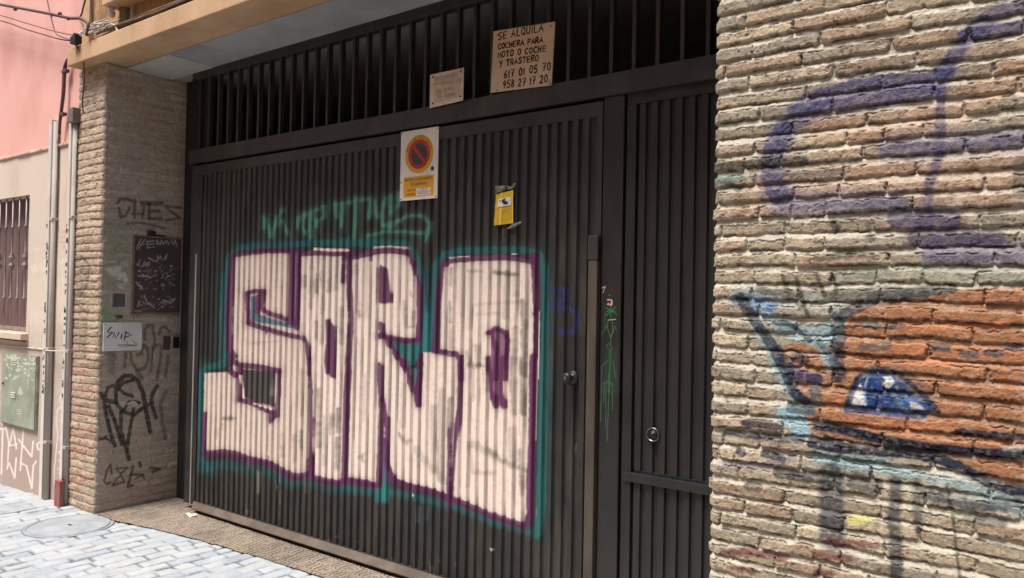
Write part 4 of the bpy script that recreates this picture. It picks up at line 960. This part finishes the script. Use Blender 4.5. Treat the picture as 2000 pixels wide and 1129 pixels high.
# window
win = MB().box(-7.9, -6.742, W_+0.1, W_+0.115, 1.15, 2.324).build('window_shutter', simple('brown_shutter', lin(112,90,88), rough=0.7, var=0.1, scale=4, stretch=(6, 6, 0.4)), house)
MB().box(-6.742, -6.735, W_+0.001, W_+0.1, 1.15, 2.324).box(-7.9, -6.742, W_+0.001, W_+0.1, 2.324, 2.334).build('window_reveal', simple('beige_reveal', BEIGE, rough=0.9), win)
MB().box(-7.9, -6.700, W_-0.055, W_+0.1, 1.165, 1.218).build('window_sill', simple('pale_stone_sill', lin(206,186,166), rough=0.8, var=0.1), win, bevel=0.006)
m_gr = simple('grey_grille_iron', lin(150,136,134), rough=0.5, metal=0.2)
gy_ = W_+0.02
mb = MB(); bx = [on_y((p, 480), gy_)[0] for p in (50, 37, 24, 11)]; dxb = (bx[0]-bx[-1])/3
bx = [bx[0]-k*dxb for k in range(9)]
for k, x in enumerate(bx):
    pr = [(0.0065, 1.245)]
    for z, kind in ((1.495, 0), (1.755, 2), (1.835, 1), (2.08, 0)):
        if kind == 0: pr += [(0.0065, z-0.013), (0.015, z-0.004), (0.015, z+0.004), (0.0065, z+0.013)]
        elif k % 2 == 0:
            q_ = [(0.0065, -0.036), (0.021, -0.014), (0.023, 0.0), (0.011, 0.012), (0.015, 0.022), (0.0065, 0.036)]
            pr += [(r, z+h) for r, h in q_] if kind == 1 else [(r, z-h) for r, h in q_[::-1]]
    pr += [(0.0065, 2.32)]
    bar = MB().lathe(pr, (x, gy_, 0), axis='z', seg=12).build('grille_bar', m_gr, win, smooth=True)
MB().box(-7.9, -6.745, gy_-0.008, gy_+0.008, 1.236, 1.262).build('grille_rail', m_gr, win, bevel=0.002)

# electricity cabinet door
m_cab = painted('green_grey_cabinet', lin(142,152,134), rough=0.55, paint_rough=0.7, dust=lin(160,152,138))
m_cabe = simple('green_grey_cabinet_edge', lin(140,142,128), rough=0.55)
cab = empty('utility_cabinet', (-6.81, W_, 0.475), 'green grey metal utility cabinet with flecked paint in the beige wall', 'utility box')
MB().box(-7.135, -6.478, W_-0.018, W_+0.01, 0.472, 1.052).build('cabinet_frame', m_cabe, cab, bevel=0.003)
X, Z = np.meshgrid(np.linspace(-7.125, -6.488, 150), np.linspace(0.482, 1.042, 130))
cp = Paint(*to_px(X, np.full_like(X, W_-0.024), Z)); rng = random.Random(3)
for i in range(60):
    cx, cy = rng.uniform(10, 74), 692+abs(rng.gauss(0, 24)); a_ = rng.uniform(0, 6.3); cp.stroke([(cx, cy), (cx+3*math.cos(a_), cy+3*math.sin(a_))], rng.uniform(2, 4.2), lin(206,206,190), a=0.8, soft=1.2)
for y0 in (716, 720, 724, 800, 804, 808): cp.stroke([(33, y0), (41, y0+0.5)], 1.6, lin(214,214,204), a=0.9, soft=0.8, rough=0.2)
cp.poly([(40,752),(45,770),(34,769)], lin(196,196,180), a=0.85, soft=1, rough=0.2)
cp.stroke([(58,690),(54,760)], 2, lin(200,196,180), a=0.5, soft=1.5)
grid_mesh('cabinet_door', np.stack([X, np.full_like(X, W_-0.024), Z], 2), {'paint': cp.rgba().reshape(X.shape+(4,))}, m_cab, cab)
MB().box(-7.125, -6.488, W_-0.0235, W_-0.0175, 0.482, 1.042).build('door_edge', m_cabe, cab)
for z in (0.96, 0.70):
    for k in range(3): MB().box(-6.92, -6.84, W_-0.030, W_-0.0245, z+k*0.018-0.004, z+k*0.018+0.004).build('vent_slat', simple('pale_vent', lin(196,196,184)) if z == 0.96 and k == 0 else bpy.data.materials['pale_vent'], cab, bevel=0.001)
MB().lathe([(0.012, -0.0245), (0.012, -0.034), (0.004, -0.036)], (-7.085, W_, 0.80), seg=14).build('lock', m_chrome, cab, smooth=True)

# conduits up the wall
m_chan = simple('white_conduit', lin(206,200,192), rough=0.6, var=0.06, dirt=lin(182,174,162))
m_pipe = simple('grey_pipe', lin(168,160,152), rough=0.75, spec=0.15, var=0.08, stretch=(2, 2, 0.4), dirt=lin(146,138,130))
def channel(name, xa, xb, z1, label, seed):
    o = MB().box(xa, xb, W_-0.040, W_, -0.03, z1).build(name, m_chan, bevel=0.003)
    tag(o, label, 'conduit', 'conduits beside the brick pillar'); rng = random.Random(seed); sm = simple('dark_sticker_scraps', lin(84,84,84), rough=0.7, var=0.5, scale=30)
    for i in range(30):
        z = rng.uniform(0.75, 2.05); h = rng.uniform(0.008, 0.03); x = rng.uniform(xa+0.004, xb-0.026)
        MB().box(x, min(xb-0.002, x+rng.uniform(0.012, 0.03)), W_-0.0412, W_-0.0402, z, z+h).build('sticker', sm, o)
    return o
def pipe(x, r, z1, label, cap):
    o = MB().tube([(x, W_-r-0.004, -0.04), (x, W_-r-0.004, z1)], r, 16).build('conduit_pipe', m_pipe, smooth=False)
    for p in o.data.polygons: p.use_smooth = len(p.vertices) == 4
    for z in (0.42, 1.12, 2.1): MB().box(x-r-0.006, x+r+0.006, W_-2*r-0.008, W_, z-0.012, z+0.012).build('clamp', m_pipe, o, bevel=0.004)
    tag(o, label, 'conduit', 'conduits beside the brick pillar'); return o
channel('conduit_channel', -6.335, -6.285, 2.862, 'white flat conduit with torn stickers, between the window and the pillar', 1)
p_ = pipe(-6.246, 0.019, 2.84, 'grey round pipe beside the conduit nearest the window', 0)
channel('conduit_channel', -6.000, -5.962, 2.80, 'white flat conduit with torn stickers touching the brick pillar', 2)
p2 = pipe(-5.934, 0.017, 2.80, 'grey round pipe against the brick pillar with a dark cap', 1)
MB().box(-5.975, -5.895, W_-0.062, W_-0.002, 2.79, 2.90).build('cap', simple('grey_cap', lin(110,98,90), rough=0.6), p2, bevel=0.008)
rs = MB().box(-5.990, -5.905, W_-0.075, W_-0.0455, -0.025, 0.185).build('red_guard', simple('red_guard_paint', lin(146,70,68), rough=0.6, var=0.2, scale=12, dirt=lin(130,108,102)), bevel=0.004)
tag(rs, 'small faded red guard plate at the foot of the pipe beside the pillar', 'guard')
MB().tube([(-7.9, W_-0.006, 1.105), (-7.0, W_-0.006, 1.103), (-6.36, W_-0.008, 1.112), (-6.2, W_-0.064, 1.113), (-5.99, W_-0.045, 1.116)], 0.004, 6).build('wall_cable', simple('white_cable', lin(214,204,190), rough=0.5), smooth=True)
tag(bpy.data.objects['wall_cable'], 'thin white cable running level along the beige wall', 'cable')

# ================================================================ FITTINGS ON THE PILLAR'S SIDE
xr_ = XL
m_meter = painted('brown_meter_door', lin(76,62,60), rough=0.55, paint_rough=0.75, dust=lin(96,82,78))
met = empty('meter_cabinet', (xr_, -0.08, 1.41), 'brown meter cabinet door scratched with white scribbles in the pillar', 'meter cabinet')
MB().box(xr_, xr_+0.016, -0.275, 0.100, 1.398, 1.412).box(xr_, xr_+0.016, -0.275, -0.258, 1.4125, 1.98).box(xr_, xr_+0.016, -0.2575, 0.100, 1.968, 1.98).build('frame', simple('grey_meter_frame', lin(112,98,92), rough=0.6), met, bevel=0.003)
Yg, Zg = np.meshgrid(np.linspace(-0.257, 0.098, 110), np.linspace(1.413, 1.967, 170))
mp = Paint(*to_px(np.full_like(Yg, xr_+0.012), Yg, Zg)); sc = lin(176,170,166); rng = random.Random(9)
for p, wd in ((((540,290),(600,170)), 2), (((560,300),(650,170)), 1.6), (((590,240),(640,230)), 1.4), (((550,250),(590,300)), 1.4), (((670,200),(760,190)), 2), (((680,235),(760,228)), 2), (((675,275),(765,265)), 2), (((670,195),(680,280)), 2),
              (((790,190),(800,240)), 2), (((800,180),(830,240),(850,180)), 2), (((850,180),(870,235),(900,190),(905,230)), 2), (((915,190),(940,220),(930,240)), 2), (((970,180),(985,230)), 2), (((1000,240),(1015,180),(1040,265)), 2.2),
              (((590,420),(560,490),(540,470)), 2.4), (((620,500),(640,440),(650,500)), 1.6), (((660,500),(670,450),(690,500),(700,450)), 1.6), (((690,400),(760,440),(800,440)), 2.4), (((800,360),(800,430),(840,370),(850,430)), 1.8), (((870,430),(920,350),(900,420)), 2)):
    mp.stroke(ZA5(*p), wd, sc, a=0.8, soft=1, rough=0.5)
for i in range(150):
    cx, cy = rng.choice((600, 640, 950, 900, 700, 850)) + rng.gauss(0, 70), rng.choice((600, 640, 720, 950, 980, 530)) + rng.gauss(0, 45)
    if not (525 < cx < 1060 and 330 < cy < 1050): continue
    mp.stroke(ZA5((cx, cy), (cx+rng.uniform(-25, 25), cy+rng.uniform(-14, 14))), rng.uniform(0.8, 3.0), sc, a=rng.uniform(0.3, 0.85), soft=1, rough=0.6)
for p in (((580,930),(560,1000)), ((640,860),(680,960)), ((700,960),(760,1010)), ((880,920),(960,950),(1010,900)), ((560,620),(640,625)), ((540,700),(620,780)), ((660,620),(720,640)), ((525,1048),(600,1050))): mp.stroke(ZA5(*p), 3.5, sc, a=0.65, soft=1.5, rough=1.2)
grid_mesh('scratched_door', np.stack([np.full_like(Yg, xr_+0.012), Yg, Zg], 2), {'paint': mp.rgba().reshape(Yg.shape+(4,))}, m_meter, met)
MB().box(xr_+0.002, xr_+0.0115, -0.257, 0.098, 1.413, 1.967).build('door_edge', simple('brown_meter_edge', lin(76,62,60), rough=0.55), met)
it = MB().box(xr_, xr_+0.012, -0.405, -0.318, 1.455, 1.548).build('intercom', simple('dark_grey_panel', lin(84,84,82), rough=0.5), bevel=0.004); tag(it, 'small square dark grey panel beside the meter cabinet', 'intercom')
MB().box(xr_+0.0001, xr_+0.008, -0.420, -0.406, 1.445, 1.56).box(xr_+0.0001, xr_+0.008, -0.317, -0.303, 1.445, 1.56).box(xr_+0.0001, xr_+0.008, -0.4055, -0.3175, 1.549, 1.56).box(xr_+0.0001, xr_+0.008, -0.4055, -0.3175, 1.445, 1.454).build('plaster_rim', simple('pale_plaster_rim', lin(176,168,154), rough=0.9), it, bevel=0.002)
bp = on_x((231, 619), xr_); be = MB().lathe([(0.034, 0.0), (0.033, 0.006), (0.024, 0.010), (0.006, 0.012)], (xr_, bp[1], bp[2]), axis='x', seg=22)
be.v = [(x, bp[1]+(y-bp[1]), bp[2]+(z-bp[2])*0.42) for x, y, z in be.v]
tag(be.build('door_bell', simple('bronze_bell_plate', lin(92,86,80), rough=0.4, metal=0.5), smooth=True), 'flat oval bell plate just above the white notice', 'bell')
wn = MB().box(xr_+0.002, xr_+0.014, -0.466, -0.190, 1.139, 1.341).build('white_notice', simple('white_notice_paint', lin(216,216,214), rough=0.5, var=0.04, dirt=lin(196,192,186)), bevel=0.0015)
tag(wn, 'white rectangular notice with a short black scrawl on the pillar', 'notice')
def ribx(mb, pts, hw, x):
    t2 = MB(); ribbon(t2, pts, hw, 0); mb.add([(x, v[0], v[2]) for v in t2.v], [f[::-1] for f in t2.f])
mb = MB()
for p, hw in ((((235,245),(190,295),(205,315),(255,305),(185,370)), .0042), (((255,365),(270,310),(290,380),(330,310)), .0038), (((355,385),(365,330)), .0045), (((390,405),(415,305)), .0042), (((400,300),(440,320),(480,345),(430,360),(400,372)), .0036)):
    q = [on_x(a, xr_+0.0145) for a in ZA3(*p)]; ribx(mb, [(b[1], b[2]) for b in q], hw, xr_+0.0148)
mb.build('scrawl', m_ink, wn)
mb = MB()
for p, hw in ((((320,465),(420,462),(520,470)), .007), (((420,415),(430,440)), .004), (((500,410),(530,450),(545,470),(550,430)), .0035), (((340,490),(430,480),(540,470)), .002)):
    q = [on_x(a, xr_+0.0145) for a in ZA3(*p)]; ribx(mb, [(b[1], b[2]) for b in q], hw, xr_+0.0147)
mb.build('faded_smear', simple('faded_brown_ink', lin(176,156,140), rough=0.7), wn)
for y in (-0.458, -0.33, -0.198):
    for z in (1.333, 1.147): MB().lathe([(0.003, 0.0145), (0.0025, 0.016)], (xr_, y, z), axis='x', seg=8).build('nail', m_screw, wn)
def fit(name, c0, c1, d, m, label, cat):
    a, b = on_x(c0, xr_), on_x(c1, xr_)
    return tag(MB().box(xr_+0.001, xr_+d, min(a[1], b[1]), max(a[1], b[1]), min(a[2], b[2]), max(a[2], b[2])).build(name, m, bevel=0.004), label, cat)
fit('hasp_plate', (318,657), (331,683), 0.012, simple('dark_red_plate', lin(84,62,60), rough=0.6), 'small dark red plate near the gate jamb', 'plate')
fit('latch_box', (337,658), (346,680), 0.03, m_black, 'small black latch box at the gate jamb', 'latch')
lo = fit('wall_lamp_bracket', (286,451), (300,461), 0.035, simple('black_bracket', lin(40,36,36), rough=0.7), 'short black bracket sticking out above the meter cabinet', 'bracket')
MB().box(xr_+0.001, xr_+0.012, on_x((300,458), xr_)[1], on_x((322,462), xr_)[1], on_x((300,461.5), xr_)[2], on_x((300,458.5), xr_)[2]).build('strip', m_black, lo)

# ================================================================ CABLES AND CLUTTER ON THE BEAM
m_cab_d = simple('dark_cable', lin(92,66,62), rough=0.6, var=0.2, bmp=0); m_cab_w = simple('grey_white_cable', lin(186,178,170), rough=0.6, var=0.15, bmp=0); m_cab_b = simple('brown_old_cable', lin(98,74,58), rough=0.7, var=0.3, bmp=0)
def cable(pts, y, r, m, label, group='cables at the corner of the beam', name='cable', seg=7):
    q = []
    for i, p in enumerate(pts):
        yy = y if not hasattr(y, '__len__') else y[0]+(y[1]-y[0])*i/(len(pts)-1)
        q.append(on_y(p, yy))
    return tag(MB().tube(smooth_path(q, 4), r, seg).build(name, m, None, smooth=True), label, 'cable', group)
H1 = lambda *p: [(a/6.667, b/6.667) for a, b in p]
def behind(p): return (p[0]-60, p[1]-8)
tk = cable(H1((-900,-180),(-300,0),(0,58),(250,105),(620,175),(900,235),(1030,238),(1120,280),(1150,330),(1130,470)), -0.62, 0.0115, m_cab_d, 'thick dark cable coming in from the left to the beam corner')
for p in ((200,120),(680,190),(780,180),(890,240)):
    c = on_y(H1(p)[0], -0.62); MB().lathe([(0.006, -0.012), (0.014, -0.006), (0.014, 0.006), (0.006, 0.012)], tuple(c), axis='x', seg=9).build('cable_tie', m_cab_d, tk)
cable(H1((-900,-20),(0,200),(300,290),(700,405),(980,465)), -0.61, 0.0035, m_cab_d, 'thin upper wire of the pair crossing the pink wall')
cable(H1((-900,60),(0,268),(300,370),(600,460),(800,515),(950,535)), -0.605, 0.0048, m_cab_d, 'thin lower wire of the pair crossing the pink wall')
cable(H1((560,-300),(615,0),(660,200),(720,420),(800,480),(950,530)), -0.615, 0.004, m_cab_d, 'thin wire hanging down the pink wall to the black box')
cable(H1((1180,-250),(1110,0),(1080,110),(1060,190),(1025,235)), -0.56, 0.006, m_cab_d, 'dark cable rising beside the corner pilaster, joined to the thick cable')
cable(H1((1170,-250),(1185,0),(1195,200),(1205,330),(1225,410)), -0.54, 0.006, m_cab_d, 'dark cable hanging straight down the corner pilaster into the coil')
cable(H1((1010,240),(1070,310),(1110,400)), -0.60, 0.004, m_cab_w, 'pale branch cable dropping from the thick cable to the coil')
cable([(147,87),(153,96),(161,106),(164,130),(164,165),(161,200),(163,222)], (-0.615, -0.54), 0.005, m_cab_d, 'thin brown cable dropping from the black box to the capped pipe')
qq = [on_y(p, -0.53) for p in ((136,109),(131,120),(126,138),(124,180),(120,215),(117,240),(116,262))]; sp = smooth_path(qq, 4); rr = list(np.interp(np.linspace(0, 1, len(sp)), [0, .15, .4, .8, 1], [0.004, 0.013, 0.014, 0.011, 0.010]))
tt = tag(MB().tube(sp, rr, 9).build('cable', m_cab_d, None, smooth=True), 'thick brown cable tail entering the conduit nearest the window', 'cable', 'cables at the corner of the beam')
for p in ((126,140),(121,224)): c = on_y(p, -0.53); MB().box(c[0]-0.02, c[0]+0.05, -0.545, -0.515, c[2]-0.012, c[2]+0.012).build('clip', m_cab_d, tt, bevel=0.003)
jb = on_y(H1((1000,530))[0], -0.61)
jo = MB().box(jb[0]-0.042, jb[0]+0.040, -0.640, -0.590, jb[2]-0.026, jb[2]+0.030).build('junction_box', m_black, bevel=0.008); tag(jo, 'small black junction box at the beam corner', 'junction box')
MB().box(jb[0]-0.02, jb[0]+0.01, -0.632, -0.598, jb[2]+0.0305, jb[2]+0.05).build('cable_gland', m_black, jo, bevel=0.006)
# loose pale coil lying on the beam
rng = random.Random(5); ring = []
mb = MB(); c0 = on_y(H1((1280,430))[0], -0.575)
for k in range(9):
    n = 12; cx = c0[0]+rng.uniform(-0.16, 0.13); rx, rz = rng.uniform(0.06, 0.15), rng.uniform(0.018, 0.045); ph = rng.uniform(0, 6.28); tw = rng.uniform(-0.4, 0.4)
    pts = [(cx+rx*math.cos(ph+i*5.6/n), -0.575+0.045*math.sin(ph+i*5.6/n+0.5)+rng.uniform(-0.008, 0.008), 3.345+0.014*k/3+rz*(1+math.sin(ph+i*5.6/n+tw))) for i in range(n)]
    mb.tube(smooth_path(pts, 3), 0.0045, 6)
mb.tube(smooth_path([tuple(on_y(p, -0.59)) for p in H1((1340,400),(1390,350),(1450,318),(1500,335),(1525,390),(1545,400))], 4), 0.006, 7)
co_ = mb.build('cable_coil', m_cab_w, None, smooth=True); tag(co_, 'tangled coil of pale cable lying on the beam end', 'cable coil')
# old brown bundle along the beam top
mb = MB()
for k in range(9):
    z0 = 3.318+0.011*(k % 4); yy = -0.585+0.011*(k//2); ph = k*1.3
    pts = [(x, yy+0.008*math.sin(x*3.1+ph), z0+0.012*abs(math.sin(x*2.3+ph))+0.006*math.sin(x*7+ph)) for x in np.arange(-5.55+0.06*k, 2.0, 0.18)]
    mb.tube(smooth_path(pts, 2), 0.006+0.002*(k % 3), 6)
bo_ = mb.build('cable_bundle', m_cab_b, None, smooth=True); tag(bo_, 'bundle of old brown cables lying along the top of the beam', 'cable bundle')
# plastered lump / old insulator on the wall
lp = on_y(H1((1590,190))[0], -0.50)
mb = MB().lathe([(0.042, -0.14), (0.046, -0.06), (0.040, 0.01), (0.046, 0.05), (0.032, 0.075), (0.012, 0.085)], (lp[0], -0.475, lp[2]), axis='z', seg=14)
lo_ = mb.build('old_insulator', simple('limey_grey_plaster', lin(130,120,100), rough=0.9, var=0.25, scale=20, bmp=0.5), None, smooth=True); tag(lo_, 'grey plastered lump with an old insulator above the cable coil', 'insulator')
MB().lathe([(0.010, -0.04), (0.022, -0.024), (0.025, 0.0), (0.016, 0.016), (0.021, 0.026), (0.009, 0.04)], (lp[0]-0.045, -0.55, lp[2]+0.01), axis='z', seg=14).build('porcelain_cup', simple('dirty_white_porcelain', lin(206,200,184), rough=0.35), lo_, smooth=True)
MB().tube(smooth_path([tuple(on_y(p, -0.56)) for p in H1((1490,160),(1465,110),(1480,70),(1540,55))], 4), 0.005, 6).build('wire_loop', m_cab_w, lo_, smooth=True)
pg = on_y(H1((1718,170))[0], -0.49); tag(MB().box(pg[0]-0.012, pg[0]+0.012, -0.495, -0.468, pg[2]-0.06, pg[2]+0.06).build('pale_peg', m_cab_w, bevel=0.004), 'short pale strip fixed upright on the brown wall', 'peg')

# ================================================================ GROUND
def gz_(x): return 0.034*np.minimum(x+5.95, 0)
m_pave = pigment('pale_paving', rough=0.75, grain=0.12, bmp=0.4, scale=60)
xs, ysv = np.arange(-9.2, -2.4, 0.0085), np.arange(-2.3, -0.12, 0.0085)
X, Yv = np.meshgrid(xs, ysv)
ang = 0.05; sx, sy = X*math.cos(ang)-Yv*math.sin(ang), X*math.sin(ang)+Yv*math.cos(ang)
d, dx, dz, k1, k2, k3, fz, row = brick_field(sy, sx, 51, pitch=0.098, L=0.205, h=0.089, joint=0.010, wav=0.012, chip=0.0035)[:8]
prof = sstep(-0.003, 0.009, d); silt = sstep(-0.30, 0.22, fbm(X, Yv, 0.14, 61, 3)+0.5*fbm(X, Yv, 0.05, 62, 2))
h = -0.012*(1-prof)*(1-0.9*silt) + prof*(0.006*(k1-0.5) + 0.0022*fbm(X, Yv, 0.05, 63, 3) + (k2-0.5)*0.02*(fz-0.5)*0.4)
man_c, man_r = np.array([-5.395, -0.715]), 0.246
rm = np.hypot(X-man_c[0], Yv-man_c[1])
stone = np.array([lin(162,168,173), lin(167,171,174), lin(156,163,170), lin(164,168,170), lin(148,156,164)])[np.minimum((k3*5).astype(int), 4)]*(1+0.16*fbm(X, Yv, 0.08, 64, 4))[..., None]
gap = (lin(84,88,92)[None, None]*(1-silt[..., None]) + lin(152,156,162)[None, None]*silt[..., None])
c = stone*prof[..., None] + gap*(1-prof[..., None])
def flat_in(mask, hh, colr):
    global h, c
    h = h*(1-mask)+hh*mask; c = c*(1-mask[..., None]) + np.array(colr)*mask[..., None]
near = np.maximum(sstep(-6.5, -6.1, X)*0, sstep(0.16, 0.02, np.abs(Yv-W_+0.03))*(X < -5.9))*0.6
flat_in(near, 0.001, lin(158,162,166))
flat_in(1-sstep(man_r+0.020, man_r+0.026, rm), -0.012, lin(112,114,118))
for x0, x1, y0, y1 in ((-6.30, -6.015, -0.90, -0.665), (-7.05, -6.60, -0.90, -0.66)):
    fl = ((X > x0-0.012) & (X < x1+0.012) & (Yv > y0-0.012) & (Yv < y1+0.012)).astype(float); flat_in(fl, -0.02, lin(80,80,80))
pv = grid_mesh('paving', np.stack([X, Yv, h+gz_(X)], 2), {'pigment': np.concatenate([np.clip(c, 0, 0.9), np.ones(X.shape+(1,))], 2)}, m_pave, kind='structure')
# manhole cover
m_iron_c = simple('worn_cover_cement', lin(148,153,158), rough=0.65, var=0.16, scale=9, bmp=0.35)
mh = MB().lathe([(man_r+0.018, -0.03), (man_r+0.018, -0.002), (man_r+0.008, 0.0), (man_r+0.004, -0.006), (man_r-0.004, -0.006), (man_r-0.008, 0.001), (man_r*0.6, 0.002), (man_r*0.3, 0.0025), (0.01, 0.0025)], (man_c[0], man_c[1], 0.002), axis='z', seg=64).build('manhole_cover', m_iron_c, None, smooth=False)
tag(mh, 'round worn manhole cover in the paving by the pillar', 'manhole cover')
MB().box(man_c[0]-0.02, man_c[0]+0.02, man_c[1]-0.008, man_c[1]+0.008, 0.0046, 0.006).build('lifting_slot', m_screw, mh)
for x0, x1, y0, y1, lb in ((-6.30, -6.015, -0.90, -0.665, 'square access cover in the paving below the utility cabinet'), (-7.05, -6.60, -0.90, -0.66, 'larger access cover in the paving at the far left edge')):
    zc = gz_(np.array((x0+x1)/2))
    o = MB().prism([(x0, y0, gz_(np.array(x0))-0.012), (x1, y0, gz_(np.array(x1))-0.012), (x1, y1, gz_(np.array(x1))-0.012), (x0, y1, gz_(np.array(x0))-0.012)], (0, 0, 0.015)).build('access_cover', m_iron_c, bevel=0.004)
    tag(o, lb, 'access cover')
# tiled apron in front of the gate
xs, vv = np.arange(XL+0.03, -1.9, 0.0062), np.linspace(0, 1, 96)
X, Vv = np.meshgrid(xs, vv)
edge = np.interp(X, [-5.543, -5.30, -4.8, -4.38, -3.56, -1.9], [-0.495, -0.485, -0.40, -0.340, -0.285, -0.25]) + 0.012*fbm(X, X*0, 0.15, 81, 3)
Yt = edge + (0.105-edge)*Vv
T = 0.197; u, v = np.mod(X+0.03, T)/T, np.mod(Yt+0.05, T)/T
jt = np.minimum(np.minimum(u, 1-u), np.minimum(v, 1-v))*T
quarter = lambda a: np.abs(np.mod(a*2, 1)-0.5)
q1 = np.maximum(quarter(u), quarter(v))*2           # nested squares, four to a tile
ringp = 0.5+0.5*np.cos(q1*math.pi*2*2.5)
cross = (np.mod(np.floor(u*2)+np.floor(v*2), 2))
pat = np.where(cross > 0, ringp, 0.5+0.5*np.cos((u*2 % 1)*math.pi*2*3)*np.where(np.abs((v*2 % 1)-0.5) < 0.36, 1, -1))
pat = sstep(0.35, 0.65, pat)*sstep(0.0015, 0.005, jt)
ht = 0.004 + 0.0042*pat + 0.002*fbm(X, Yt, 0.2, 82, 2)
dirt = np.maximum(sstep(-0.2, 0.6, fbm(X, Yt, 0.25, 83, 4)), 1.8*sstep(0.55, 1.0, Vv)*(0.7+0.5*fbm(X, Yt, 0.08, 84, 3)))  # random dirt, plus the shadow under the gate put into the tile colour
tc = (lin(150,138,124)[None, None]*pat[..., None] + lin(92,82,74)[None, None]*(1-pat[..., None]))*(1-0.25*dirt)[..., None]
tiles = grid_mesh('tiled_apron', np.stack([X, Yt, ht], 2), {'pigment': np.concatenate([tc, np.ones(X.shape+(1,))], 2)}, pigment('brown_relief_tiles', rough=0.7, grain=0.15, bmp=0.25, scale=90), kind='structure')
st = MB().add([(-40, -40, gz_(np.array(-40.))-0.03), (-5.95, -40, -0.03), (-5.95, 4, -0.03), (-40, 4, gz_(np.array(-40.))-0.03)], [(0, 1, 2, 3)]).add([(-5.95, -40, -0.03), (40, -40, -0.03), (40, 4, -0.03), (-5.95, 4, -0.03)], [(0, 1, 2, 3)]).build('street', simple('street_stone', lin(176,174,170), rough=0.8, var=0.12, scale=3), kind='structure')
# the houses across the narrow street (unseen, behind the viewer): added to bounce warm light onto the gate and close off the low sky
MB().box(-30, 30, -6.4, -5.2, -0.02, 6.2).build('opposite_houses', simple('warm_ochre_render', lin(214,194,166), rough=0.9, var=0.1, scale=1.0), kind='structure')
# scrap of paper by the jamb
pp_ = on_z((375, 1005), 0.012)
mb = MB(); n = 5
mb.add([(pp_[0]-0.05+0.025*i, pp_[1]-0.03+0.03*j, 0.011+0.008*math.sin(i*1.7+j*2)) for j in range(3) for i in range(n)], [(j*n+i, j*n+i+1, (j+1)*n+i+1, (j+1)*n+i) for j in range(2) for i in range(n-1)])
sp_ = mb.build('paper_scrap', simple('dirty_paper', lin(200,194,188), rough=0.8), None, smooth=True); tag(sp_, 'crumpled scrap of white paper at the foot of the jamb', 'litter'); sp_.modifiers.new('thickness', 'SOLIDIFY').thickness = 0.0005

bpy.context.view_layer.update()
